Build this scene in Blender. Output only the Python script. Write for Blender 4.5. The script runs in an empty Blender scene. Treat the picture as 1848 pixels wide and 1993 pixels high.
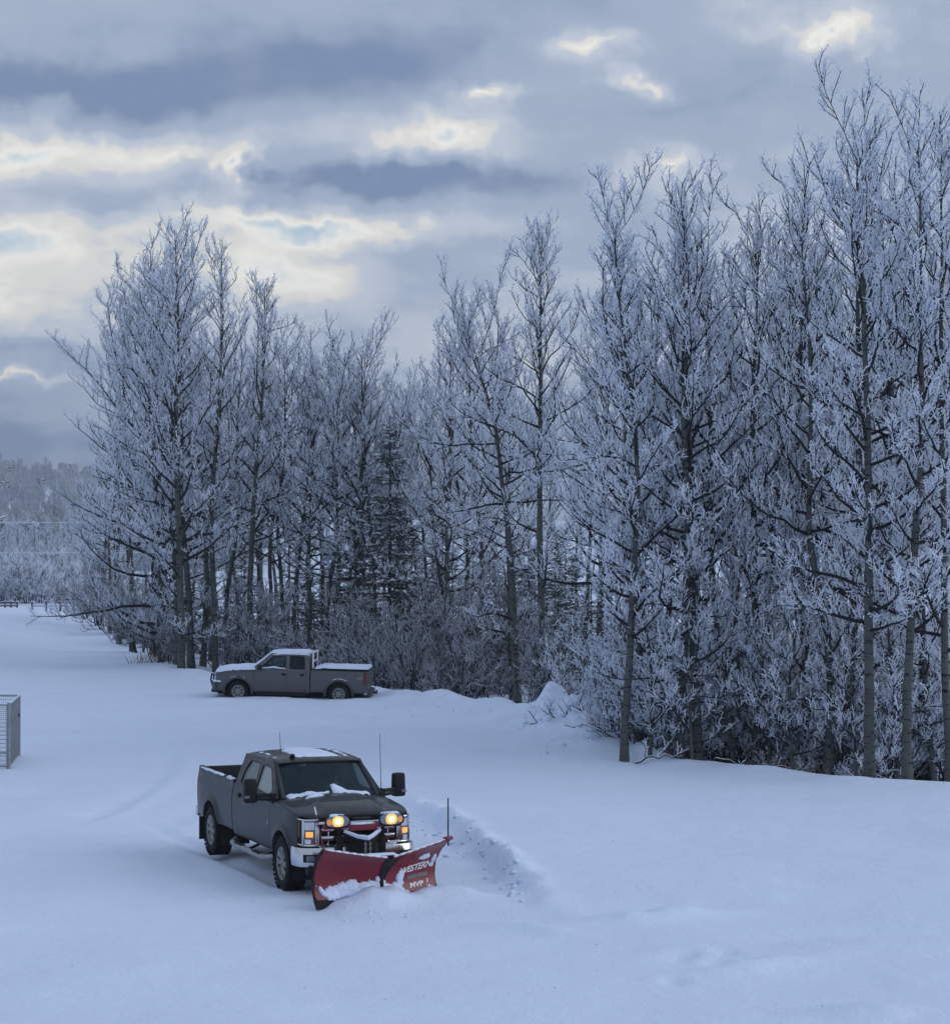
import bpy, bmesh, math
import numpy as np
from mathutils import Vector, Matrix

FOREST = True
HAZE = True
R = math.radians
S = bpy.context.scene
COL = S.collection

# ------------------------------------------------------------------ camera
CAM_H, FOC, HOR, CX, CY = 5.7, 4270.0, 1056.0, 924.0, 996.5      # photo measured at 1848 x 1993
PITCH = math.atan((HOR - CY) / FOC)
cam_d = bpy.data.cameras.new('camera'); cam = bpy.data.objects.new('camera', cam_d); COL.objects.link(cam)
cam.location = (0, 0, CAM_H); cam.rotation_euler = (math.pi/2 + PITCH, 0, 0)
cam_d.sensor_fit = 'HORIZONTAL'; cam_d.sensor_width = 36; cam_d.lens = 36 * FOC / 1848
cam_d.clip_start = 0.5; cam_d.clip_end = 6000
S.camera = cam

def ray(px, py):
    u = (px - CX) / FOC; v = (CY - py) / FOC
    c, s = math.cos(PITCH), math.sin(PITCH)
    return np.array([u, c - v*s, s + v*c])
def G(px, py, z=0.0):                     # where the sight line of a photo point meets height z
    r = ray(px, py); k = (z - CAM_H) / r[2]
    return np.array([r[0]*k, r[1]*k, z])
def AT(px, py, d):                        # a point of that sight line at distance d
    r = ray(px, py); k = d / r[1]
    return np.array([r[0]*k, d, CAM_H + r[2]*k])

# ------------------------------------------------------------------ world
SUN_AZ, SUN_EL = R(98), R(24)            # azimuth from +Y towards +X
W = bpy.data.worlds.new('World'); S.world = W; W.use_nodes = True
def build_world():
    nt = W.node_tree; N = nt.nodes; L = nt.links; N.clear()
    def nd(t, **k):
        n = N.new(t)
        for a, b in k.items(): setattr(n, a, b)
        return n
    def math_(op, a, b=None, c=None, clamp=False):
        n = nd('ShaderNodeMath', operation=op, use_clamp=clamp)
        for i, v in enumerate((a, b, c)):
            if v is None: continue
            if isinstance(v, (int, float)): n.inputs[i].default_value = v
            else: L.new(v, n.inputs[i])
        return n.outputs[0]
    tc = nd('ShaderNodeTexCoord'); sep = nd('ShaderNodeSeparateXYZ'); L.new(tc.outputs['Generated'], sep.inputs[0])
    x, y, z = sep.outputs
    zc = math_('MAXIMUM', z, 0.0)
    az = math_('ARCTAN2', x, y)
    h = math_('ADD', zc, 0.24)
    cu = nd('ShaderNodeCombineXYZ'); L.new(math_('DIVIDE', x, h), cu.inputs[0]); L.new(math_('DIVIDE', y, h), cu.inputs[1])
    ae = nd('ShaderNodeCombineXYZ'); L.new(az, ae.inputs[0]); L.new(math_('ARCSINE', zc), ae.inputs[1])
    def noise(vec, scale, detail, rough, off, dist=0.0):
        m = nd('ShaderNodeMapping'); m.inputs['Location'].default_value = off; L.new(vec, m.inputs[0])
        n = nd('ShaderNodeTexNoise'); n.inputs['Scale'].default_value = scale; n.inputs['Detail'].default_value = detail
        n.inputs['Roughness'].default_value = rough; n.inputs['Distortion'].default_value = dist
        L.new(m.outputs[0], n.inputs['Vector']); return n
    big = noise(cu.outputs[0], 1.5, 1, .5, (3.1, 1.7, 0)).outputs['Fac']
    med = noise(cu.outputs[0], 3.9, 5, .58, (7.3, 4.2, .5)).outputs['Fac']
    # warp the azimuth/elevation used by the named cloud masses so their outlines are ragged
    wn = noise(ae.outputs[0], 17, 4, .66, (1, 2, 3)).outputs['Color']
    wm = nd('ShaderNodeVectorMath', operation='MULTIPLY_ADD'); L.new(wn, wm.inputs[0]); wm.inputs[1].default_value = (.100, .040, 0); wm.inputs[2].default_value = (-.050, -.020, 0)
    wa = nd('ShaderNodeVectorMath', operation='ADD'); L.new(ae.outputs[0], wa.inputs[0]); L.new(wm.outputs[0], wa.inputs[1])
    dens = math_('MULTIPLY_ADD', big, .30, .62-.15-.40)
    dens = math_('MULTIPLY_ADD', med, .80, dens)
    # cloud masses and breaks of this sky: (x, y, rx, ry, amount) in photo units -> azimuth / elevation
    MASS = [(90,195,900,130,.34),(680,130,800,150,.16),(760,350,760,90,.42),(1450,210,800,200,.10),(0,850,420,150,.40),(30,690,330,36,.22),
            (840,262,330,96,-.36),(920,190,150,40,-.34),(1215,182,140,46,-.36),(1140,105,200,60,-.30),(1615,95,240,100,-.42),
            (60,310,300,90,-.30),(350,325,380,96,-.30),(60,470,460,110,-.30),(640,447,640,50,-.36),
            (570,530,380,130,-.26),(1300,345,190,80,-.34),(30,590,560,190,-.34),(480,350,80,80,-.40),(100,735,240,18,-.30)]
    for px, py, rx, ry, w in MASS:
        m = nd('ShaderNodeMapping'); L.new(wa.outputs[0], m.inputs[0]); m.inputs['Scale'].default_value = (FOC/rx, FOC/ry, 0)
        m.inputs['Location'].default_value = (-(px-CX)/rx, -(HOR-py)/ry, 0)
        g = nd('ShaderNodeTexGradient', gradient_type='QUADRATIC_SPHERE'); L.new(m.outputs[0], g.inputs[0])
        dens = math_('MULTIPLY_ADD', g.outputs['Fac'], w*1.4, dens)
    sky = nd('ShaderNodeTexSky', sky_type='NISHITA'); sky.sun_disc = False
    sky.sun_elevation = SUN_EL; sky.sun_rotation = SUN_AZ; sky.air_density = 1.0; sky.dust_density = 1.2; sky.ozone_density = 2.0
    ramp = nd('ShaderNodeValToRGB'); L.new(dens, ramp.inputs[0]); cr = ramp.color_ramp; cr.interpolation = 'EASE'
    cr.elements[0].position = .24; cr.elements[0].color = (8.0, 7.9, 7.4, 1)
    cr.elements[1].position = .95; cr.elements[1].color = (1.75, 2.4, 3.8, 1)
    for p, c in ((.36, (6.6, 6.6, 6.4, 1)), (.48, (4.7, 5.2, 6.1, 1)), (.68, (3.25, 3.95, 5.2, 1))):
        e = cr.elements.new(p); e.color = c
    cover = nd('ShaderNodeMapRange'); L.new(dens, cover.inputs[0]); cover.interpolation_type = 'SMOOTHSTEP'
    cover.inputs[1].default_value = -.02; cover.inputs[2].default_value = .30
    mix = nd('ShaderNodeMix', data_type='RGBA'); L.new(cover.outputs[0], mix.inputs[0])
    # a thin veil in front of the clear sky, then the clouds
    veil = nd('ShaderNodeMix', data_type='RGBA'); veil.inputs[0].default_value = .90
    L.new(sky.outputs[0], veil.inputs[6]); veil.inputs[7].default_value = (4.3, 5.5, 6.6, 1)
    L.new(veil.outputs[2], mix.inputs[6]); L.new(ramp.outputs[0], mix.inputs[7])
    # an overcast sky brightens smoothly towards the zenith
    gain = math_('MULTIPLY_ADD', zc, SKY_GAIN, 1.0-.12*SKY_GAIN)
    gm = nd('ShaderNodeVectorMath', operation='SCALE'); L.new(mix.outputs[2], gm.inputs[0]); L.new(gain, gm.inputs['Scale'])
    bg = nd('ShaderNodeBackground'); bg.inputs['Strength'].default_value = .115; L.new(gm.outputs[0], bg.inputs['Color'])
    out = nd('ShaderNodeOutputWorld'); L.new(bg.outputs[0], out.inputs[0])
SKY_GAIN = .10
W.cycles.sampling_method = 'MANUAL'; W.cycles.sample_map_resolution = 256
build_world()

sun_d = bpy.data.lights.new('sun', 'SUN'); sun = bpy.data.objects.new('sun', sun_d); COL.objects.link(sun)
sun_d.energy = 1.05; sun_d.angle = R(50); sun_d.color = (1, .97, .94)
sd = Vector((math.sin(SUN_AZ)*math.cos(SUN_EL), math.cos(SUN_AZ)*math.cos(SUN_EL), math.sin(SUN_EL)))
sun.rotation_euler = sd.to_track_quat('Z', 'Y').to_euler()

S.view_settings.view_transform = 'Standard'; S.view_settings.look = 'None'
S.view_settings.exposure = 0; S.view_settings.gamma = 1; S.view_settings.use_curve_mapping = False
cy = S.cycles
cy.use_denoising = True; cy.use_adaptive_sampling = True; cy.adaptive_threshold = .02; cy.max_bounces = 6; cy.diffuse_bounces = 5; cy.glossy_bounces = 3
cy.transmission_bounces = 6; cy.transparent_max_bounces = 12; cy.volume_bounces = 0
cy.sample_clamp_indirect = 4; cy.caustics_reflective = False; cy.caustics_refractive = False

# ------------------------------------------------------------------ materials
def new_mat(name):
    m = bpy.data.materials.new(name); m.use_nodes = True
    nt = m.node_tree; b = nt.nodes['Principled BSDF']; return m, nt, b
def lk(nt, a, b): nt.links.new(a, b)
def tex_noise(nt, scale, detail=4, rough=.55, coord='Object', stretch=(1,1,1), dist=0):
    tc = nt.nodes.new('ShaderNodeTexCoord'); mp = nt.nodes.new('ShaderNodeMapping'); mp.inputs['Scale'].default_value = stretch
    lk(nt, tc.outputs[coord], mp.inputs[0])
    n = nt.nodes.new('ShaderNodeTexNoise'); n.inputs['Scale'].default_value = scale; n.inputs['Detail'].default_value = detail
    n.inputs['Roughness'].default_value = rough; n.inputs['Distortion'].default_value = dist
    lk(nt, mp.outputs[0], n.inputs['Vector']); return n.outputs['Fac']
def ramp(nt, fac, stops):
    r = nt.nodes.new('ShaderNodeValToRGB'); lk(nt, fac, r.inputs[0]); cr = r.color_ramp
    while len(cr.elements) < len(stops): cr.elements.new(.5)
    for e, (p, c) in zip(cr.elements, stops):
        e.position = p; e.color = (*c, 1) if len(c) == 3 else c
    return r.outputs[0]
def mixc(nt, fac, a, b):
    m = nt.nodes.new('ShaderNodeMix'); m.data_type = 'RGBA'
    for i, v in ((0, fac), (6, a), (7, b)):
        if hasattr(v, 'links'): lk(nt, v, m.inputs[i])
        elif i == 0: m.inputs[0].default_value = v
        else: m.inputs[i].default_value = (*v, 1)
    return m.outputs[2]
def bump(nt, b, h, strength, dist):
    n = nt.nodes.new('ShaderNodeBump'); n.inputs['Strength'].default_value = strength; n.inputs['Distance'].default_value = dist
    lk(nt, h, n.inputs['Height']); lk(nt, n.outputs[0], b.inputs['Normal'])
def plain(name, col, rough=.6, metal=0, spec=.5, var=.12, scale=6, bumps=0, coat=0):
    m, nt, b = new_mat(name)
    f = tex_noise(nt, scale)
    lo = tuple(c*(1-var) for c in col); hi = tuple(min(1, c*(1+var)) for c in col)
    lk(nt, ramp(nt, f, [(.3, lo), (.7, hi)]), b.inputs['Base Color'])
    b.inputs['Roughness'].default_value = rough; b.inputs['Metallic'].default_value = metal
    b.inputs['Specular IOR Level'].default_value = spec; b.inputs['Coat Weight'].default_value = coat; b.inputs['Coat Roughness'].default_value = .08
    if bumps: bump(nt, b, tex_noise(nt, scale*6), bumps, .01)
    return m
def emit(name, col, strength, base=None):
    m, nt, b = new_mat(name)
    b.inputs['Base Color'].default_value = (*(base or col), 1)
    b.inputs['Emission Color'].default_value = (*col, 1); b.inputs['Emission Strength'].default_value = strength
    b.inputs['Roughness'].default_value = .3
    return m

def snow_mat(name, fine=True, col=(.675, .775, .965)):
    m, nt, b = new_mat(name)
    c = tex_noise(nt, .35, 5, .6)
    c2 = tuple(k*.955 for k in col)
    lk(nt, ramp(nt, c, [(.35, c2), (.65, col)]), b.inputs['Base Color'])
    b.inputs['Roughness'].default_value = .75; b.inputs['Specular IOR Level'].default_value = .25
    n1 = tex_noise(nt, 2.2, 6, .62); n2 = tex_noise(nt, 14, 5, .65)
    a = nt.nodes.new('ShaderNodeMath'); a.operation = 'MULTIPLY_ADD'; a.inputs[1].default_value = .3
    lk(nt, n2, a.inputs[0]); lk(nt, n1, a.inputs[2])
    bump(nt, b, a.outputs[0], .75, .06 if fine else .03)
    return m
def paint_mat(name, col, dirt, metal=.55, rough=.33, dirt_amt=.5):
    m, nt, b = new_mat(name)
    n = tex_noise(nt, 1.6, 6, .65); n2 = tex_noise(nt, 9, 5, .7, stretch=(.35, 1, 1.6))
    tc = nt.nodes.new('ShaderNodeTexCoord'); sp = nt.nodes.new('ShaderNodeSeparateXYZ'); lk(nt, tc.outputs['Object'], sp.inputs[0])
    mr = nt.nodes.new('ShaderNodeMapRange'); lk(nt, sp.outputs[2], mr.inputs[0]); mr.inputs[1].default_value = 1.5; mr.inputs[2].default_value = .35
    mm = nt.nodes.new('ShaderNodeMath'); mm.operation = 'MULTIPLY_ADD'; lk(nt, n, mm.inputs[0]); mm.inputs[1].default_value = .9; lk(nt, n2, mm.inputs[2])
    m3 = nt.nodes.new('ShaderNodeMath'); m3.operation = 'MULTIPLY_ADD'; lk(nt, mr.outputs[0], m3.inputs[0]); m3.inputs[1].default_value = .45; lk(nt, mm.outputs[0], m3.inputs[2])
    f = ramp(nt, m3.outputs[0], [(.75, (0, 0, 0)), (1.0, (dirt_amt,)*3)])
    lk(nt, mixc(nt, f, col, dirt), b.inputs['Base Color'])
    lk(nt, ramp(nt, m3.outputs[0], [(.7, (rough,)*3), (1.0, (.62,)*3)]), b.inputs['Roughness'])
    b.inputs['Metallic'].default_value = metal; b.inputs['Coat Weight'].default_value = .32; b.inputs['Coat Roughness'].default_value = .07; b.inputs['Specular IOR Level'].default_value = .35
    return m
def glass_mat(name, tint, opac, rough=.06, refl_tint=(.022, .055, .078)):  # base colour of the pane carries a painted bluish sky reflection
    m, nt, b = new_mat(name)
    N = nt.nodes; out = N['Material Output']
    tr = N.new('ShaderNodeBsdfTransparent'); tr.inputs[0].default_value = (*tint, 1)
    b.inputs['Base Color'].default_value = (*refl_tint, 1); b.inputs['Roughness'].default_value = rough
    fr = N.new('ShaderNodeFresnel'); fr.inputs[0].default_value = 1.5
    f = tex_noise(nt, 3, 4)
    ad = N.new('ShaderNodeMath'); ad.operation = 'MULTIPLY_ADD'; lk(nt, f, ad.inputs[0]); ad.inputs[1].default_value = opac*.6; ad.inputs[2].default_value = opac*.7
    a2 = N.new('ShaderNodeMath'); a2.operation = 'ADD'; a2.use_clamp = True; lk(nt, ad.outputs[0], a2.inputs[0]); lk(nt, fr.outputs[0], a2.inputs[1])
    mx = N.new('ShaderNodeMixShader'); lk(nt, a2.outputs[0], mx.inputs[0]); lk(nt, tr.outputs[0], mx.inputs[1]); lk(nt, b.outputs[0], mx.inputs[2])
    lk(nt, mx.outputs[0], out.inputs[0]); return m
def bark_mat(name, base, dark, frost_top=.0, scars=True):
    m, nt, b = new_mat(name)
    n = tex_noise(nt, 2.2, 5, .6, stretch=(1, 1, .5))
    col = ramp(nt, n, [(.3, tuple(c*.75 for c in base)), (.7, tuple(c*1.2 for c in base))])
    if scars:
        s = tex_noise(nt, 4.5, 4, .6, stretch=(.7, .7, 3.2), dist=.3)
        col = mixc(nt, ramp(nt, s, [(.55, (0, 0, 0)), (.62, (1, 1, 1))]), col, dark)
    if frost_top:
        g = nt.nodes.new('ShaderNodeNewGeometry'); sp = nt.nodes.new('ShaderNodeSeparateXYZ'); lk(nt, g.outputs['Normal'], sp.inputs[0])
        fn = tex_noise(nt, 7, 3, .6)
        a = nt.nodes.new('ShaderNodeMath'); a.operation = 'MULTIPLY_ADD'; lk(nt, fn, a.inputs[0]); a.inputs[1].default_value = .9; lk(nt, sp.outputs[2], a.inputs[2])
        f = ramp(nt, a.outputs[0], [(1.15 - frost_top*.5, (0, 0, 0)), (1.3 - frost_top*.5, (1, 1, 1))])
        col = mixc(nt, f, col, (.74, .79, .88))
    lk(nt, col, b.inputs['Base Color']); b.inputs['Roughness'].default_value = .85; b.inputs['Specular IOR Level'].default_value = .2
    return m
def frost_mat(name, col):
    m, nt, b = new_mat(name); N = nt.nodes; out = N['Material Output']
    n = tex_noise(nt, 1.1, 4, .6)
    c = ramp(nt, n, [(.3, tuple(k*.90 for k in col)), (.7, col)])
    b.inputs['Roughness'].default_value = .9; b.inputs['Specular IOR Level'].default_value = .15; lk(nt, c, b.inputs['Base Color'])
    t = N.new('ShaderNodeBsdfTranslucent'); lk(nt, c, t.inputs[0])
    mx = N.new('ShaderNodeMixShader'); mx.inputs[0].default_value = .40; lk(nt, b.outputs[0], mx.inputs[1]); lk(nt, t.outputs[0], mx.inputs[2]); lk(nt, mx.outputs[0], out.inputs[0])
    return m

M = {}
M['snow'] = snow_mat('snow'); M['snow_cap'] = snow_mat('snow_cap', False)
M['bark'] = bark_mat('aspen_bark', (.090, .096, .090), (.010, .010, .011))
M['limb'] = bark_mat('limb_bark', (.018, .018, .019), (.01, .01, .01), .22, False)
M['twig'] = bark_mat('twig_bark', (.026, .026, .029), (.01, .01, .01), .45, False)
M['frost'] = frost_mat('frost', (.85, .90, .98))
M['frost_dim'] = frost_mat('shaded_frost', (.52, .55, .61))  # frost colour darkened to paint in understory shade; the distant wood shares it
M['needle'] = plain('spruce_needles', (.028, .042, .036), .8, var=.4, scale=3)
M['black'] = plain('black_plastic', (.008, .009, .011), .55, var=.3, spec=.25)
M['rubber'] = plain('tyre_rubber', (.013, .014, .016), .85, var=.4, scale=14, bumps=.3, spec=.2)
M['dark'] = plain('dark_underbody', (.008, .008, .009), .9)
M['chrome'] = plain('chrome', (.62, .64, .66), .16, 1.0, var=.12, scale=4)
M['alloy'] = plain('alloy_wheel', (.26, .26, .25), .38, .85, var=.25, scale=10)
M['steel'] = plain('galvanised_steel', (.30, .32, .34), .5, .6, var=.2)
M['paint'] = paint_mat('charcoal_paint', (.008, .011, .016), (.024, .028, .035), .15, .26)
M['paint2'] = paint_mat('pewter_paint', (.105, .105, .115), (.125, .125, .135), .5, .38, .5)
M['trim2'] = plain('grey_cladding', (.055, .06, .065), .6)
M['glass'] = glass_mat('tinted_glass', (.66, .78, .78), .30)
M['glass_side'] = glass_mat('pale_reflection_glass', (.62, .70, .68), .42, .25, (.26, .30, .30))  # pale colour painted in for bright sky and snow showing in side windows
M['glass_dark'] = glass_mat('dark_glass', (.10, .12, .13), .25)
M['lens'] = glass_mat('lamp_lens', (.75, .8, .82), .12)
M['seat'] = plain('seat_cloth', (.035, .035, .038), .9)
M['red'] = None
M['lamp'] = emit('lit_lamp', (1.0, .60, .18), 1.5)
M['lamp_hot'] = emit('lit_bulb', (1.0, .84, .48), 3.0)
M['amber'] = emit('amber_lamp', (1.0, .38, .07), .9)
M['amber_off'] = plain('amber_plastic', (.42, .17, .04), .3)
M['tail'] = plain('tail_lamp_red', (.13, .012, .018), .3)
M['lampgrey'] = plain('lamp_reflector', (.20, .22, .24), .3, .6)
M['white'] = plain('white_decal', (.78, .79, .80), .5, var=.06)
M['greydecal'] = plain('grey_decal', (.16, .15, .16), .5)
M['wood'] = plain('brown_post', (.075, .055, .05), .8, var=.3)
M['jacket'] = plain('olive_jacket', (.10, .085, .06), .9, var=.25)
M['skin'] = plain('skin', (.45, .28, .2), .55, var=.08)
M['hairdark'] = plain('dark_cap', (.02, .02, .022), .9)
def red_mat():
    m, nt, b = new_mat('plow_red')
    n = tex_noise(nt, 5, 6, .7); n2 = tex_noise(nt, 22, 5, .7, stretch=(1, 1, .4))
    c = ramp(nt, n, [(.3, (.150, .0045, .013)), (.7, (.22, .007, .018))])
    f = ramp(nt, n2, [(.62, (0, 0, 0)), (.74, (.5, .5, .5))])
    lk(nt, mixc(nt, f, c, (.30, .10, .11)), b.inputs['Base Color']); b.inputs['Roughness'].default_value = .38
    b.inputs['Coat Weight'].default_value = .2; b.inputs['Coat Roughness'].default_value = .25
    return m
M['red'] = red_mat()

# ------------------------------------------------------------------ mesh helpers
def tag(o, label=None, cat=None, group=None, kind=None):
    if label: o['label'] = label
    if cat: o['category'] = cat
    if group: o['group'] = group
    if kind: o['kind'] = kind
    return o
def empty(name, loc=(0, 0, 0), rz=0, **k):
    o = bpy.data.objects.new(name, None); COL.objects.link(o); o.location = loc; o.rotation_euler = (0, 0, rz); o.empty_display_size = .3
    return tag(o, **k)
def np_mesh(name, V, faces, mats, mat_ids=None, smooth=True):
    """faces: list of (n,k) int arrays"""
    me = bpy.data.meshes.new(name); V = np.asarray(V, np.float32)
    me.vertices.add(len(V)); me.vertices.foreach_set('co', V.ravel())
    nl = sum(f.size for f in faces); nf = sum(len(f) for f in faces)
    me.loops.add(nl); me.polygons.add(nf)
    me.loops.foreach_set('vertex_index', np.concatenate([f.ravel() for f in faces]).astype(np.int32))
    tot = np.concatenate([np.full(len(f), f.shape[1]) for f in faces]).astype(np.int32)
    me.polygons.foreach_set('loop_start', np.concatenate([[0], np.cumsum(tot)[:-1]]).astype(np.int32))
    if mat_ids is not None: me.polygons.foreach_set('material_index', np.asarray(mat_ids, np.int32))
    me.polygons.foreach_set('use_smooth', np.full(nf, smooth))
    for m in (mats if isinstance(mats, (list, tuple)) else [mats]): me.materials.append(m)
    me.update(calc_edges=True)
    return me
def link(name, me, parent=None, **k):
    o = bpy.data.objects.new(name, me); COL.objects.link(o); o.parent = parent
    return tag(o, **k)
class B:
    """collects shapes into one mesh"""
    def __init__(s): s.v = []; s.f = []
    def add(s, V, F):
        o = len(s.v); s.v += [tuple(map(float, p)) for p in V]; s.f += [tuple(i+o for i in f) for f in F]; return s
    def box(s, c, d, rot=None, taper=1.0):
        V = []
        for z in (-.5, .5):
            t = taper if z > 0 else 1
            for x, y in ((-.5, -.5), (.5, -.5), (.5, .5), (-.5, .5)): V.append(Vector((x*d[0]*t, y*d[1]*t, z*d[2])))
        if rot is not None: V = [rot @ p for p in V]
        return s.add([p + Vector(c) for p in V], [(3,2,1,0),(4,5,6,7),(0,1,5,4),(1,2,6,5),(2,3,7,6),(3,0,4,7)])
    def tube(s, pts, r, n=8, cap=True):
        pts = [Vector(p) for p in pts]; rs = r if isinstance(r, (list, tuple)) else [r]*len(pts)
        V = []; up = Vector((0, 0, 1))
        for i, p in enumerate(pts):
            t = (pts[min(i+1, len(pts)-1)] - pts[max(i-1, 0)]).normalized()
            a = t.cross(up if abs(t.z) < .95 else Vector((1, 0, 0))).normalized(); b = t.cross(a)
            V += [p + (a*math.cos(2*math.pi*k/n) + b*math.sin(2*math.pi*k/n))*rs[i] for k in range(n)]
        F = [(i*n+k, i*n+(k+1) % n, (i+1)*n+(k+1) % n, (i+1)*n+k) for i in range(len(pts)-1) for k in range(n)]
        if cap: F += [tuple(range(n-1, -1, -1)), tuple((len(pts)-1)*n+k for k in range(n))]
        return s.add(V, F)
    def grid(s, P):
        """P[i][j] points"""
        a, b = len(P), len(P[0])
        return s.add([p for row in P for p in row], [(i*b+j, i*b+j+1, (i+1)*b+j+1, (i+1)*b+j) for i in range(a-1) for j in range(b-1)])
    def lathe(s, prof, n=24, c=(0, 0, 0)):
        """profile (radius, axial) turned about Y"""
        V = [(c[0]+r*math.cos(2*math.pi*k/n), c[1]+a, c[2]+r*math.sin(2*math.pi*k/n)) for r, a in prof for k in range(n)]
        return s.add(V, [(i*n+k, i*n+(k+1) % n, (i+1)*n+(k+1) % n, (i+1)*n+k) for i in range(len(prof)-1) for k in range(n)])
    def build(s, name, mat, parent=None, smooth=False, bevel=0, sharp=40, fix=True, sub=0, **k):
        me = bpy.data.meshes.new(name); bm = bmesh.new()
        vs = [bm.verts.new(p) for p in s.v]
        for f in s.f:
            try: bm.faces.new([vs[i] for i in f])
            except ValueError: pass
        bmesh.ops.remove_doubles(bm, verts=bm.verts, dist=1e-5)
        if fix: bmesh.ops.recalc_face_normals(bm, faces=bm.faces)
        if bevel: bmesh.ops.bevel(bm, geom=[e for e in bm.edges if len(e.link_faces) == 2 and e.calc_face_angle(0) > .5], offset=bevel, segments=2, affect='EDGES', profile=.6)
        if sub: bmesh.ops.subdivide_edges(bm, edges=bm.edges, cuts=sub, use_grid_fill=True)
        if smooth or bevel:
            for f in bm.faces: f.smooth = True
            for e in bm.edges:
                if len(e.link_faces) == 2 and e.calc_face_angle(0) > R(sharp): e.smooth = False
        bm.to_mesh(me); bm.free()
        for m in (mat if isinstance(mat, (list, tuple)) else [mat]): me.materials.append(m)
        return link(name, me, parent, **k)

rng = np.random.default_rng(7)
def vnoise(x, y, seed=0):
    """smooth lattice noise in -1..1"""
    xi = np.floor(x).astype(np.int64); yi = np.floor(y).astype(np.int64); fx = x-xi; fy = y-yi
    fx = fx*fx*fx*(fx*(fx*6-15)+10); fy = fy*fy*fy*(fy*(fy*6-15)+10)
    def hsh(a, b):
        h = (a*374761393 + b*668265263 + seed*1274126177) & 0xffffffff
        h = ((h ^ (h >> 13))*1274126177) & 0xffffffff
        return ((h ^ (h >> 16)) & 0xffff)/32767.5 - 1
    return (hsh(xi, yi)*(1-fx)+hsh(xi+1, yi)*fx)*(1-fy) + (hsh(xi, yi+1)*(1-fx)+hsh(xi+1, yi+1)*fx)*fy
def fbm(x, y, seed=0, oct=4):
    s = 0; a = 1.0
    for i in range(oct): s = s + a*vnoise(x*2**i + i*17.3, y*2**i - i*9.1, seed+i); a *= .5
    return s
def sst(a, b, x):
    t = np.clip((x-a)/(b-a), 0, 1); return t*t*(3-2*t)

# ------------------------------------------------------------------ truck pose (needed by the ground)
TR_A = 0.378; TR_P = np.array([-2.215, 36.1])
TF = np.array([math.sin(TR_A), -math.cos(TR_A)]); TL = np.array([math.cos(TR_A), math.sin(TR_A)])
def TW(x, y): return TR_P + TF*x + TL*y
GM_P = np.array([-8.55, 80.3]); GM_RZ = math.pi - R(1.5)
# plow blade in truck coordinates: outer right, hinge, outer left
PL_R, PL_H, PL_L = np.array([1.93, -1.05]), np.array([1.78, .09]), np.array([1.34, 1.14])

# ------------------------------------------------------------------ ground
EDGE = np.array([(-60, 900, 0), (-21, 185, 0), (-19, 160, 0), (-17.5, 138, 0), (-15.5, 120, .05), (-13.6, 97, .15), (-10, 91, .25), (-7, 87.5, .3), (-4.6, 84.3, .30), (-3.15, 82, .22), (-1.37, 79, .46), (-.9, 78, .30), (-.52, 77, .44), (.2, 75.5, .28),
    (.88, 74, .38), (1.4, 73, .30), (1.87, 72, .44), (2.2, 70.5, .5), (2.64, 68, .95), (2.95, 67, .98), (3.26, 66, .74), (4.12, 61.5, .10), (4.89, 57, 0), (7.39, 54.8, 0), (9.27, 51.9, 0), (11.1, 51.1, 0), (20, 48, 0), (60, 40, 0)])
def seg_d(x, y, a, b):
    a = np.asarray(a, float); b = np.asarray(b, float); d = b-a; l = np.hypot(*d); t = ((x-a[0])*d[0]+(y-a[1])*d[1])/l
    s = ((x-a[0])*d[1]-(y-a[1])*d[0])/l
    return t, s, l
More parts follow.
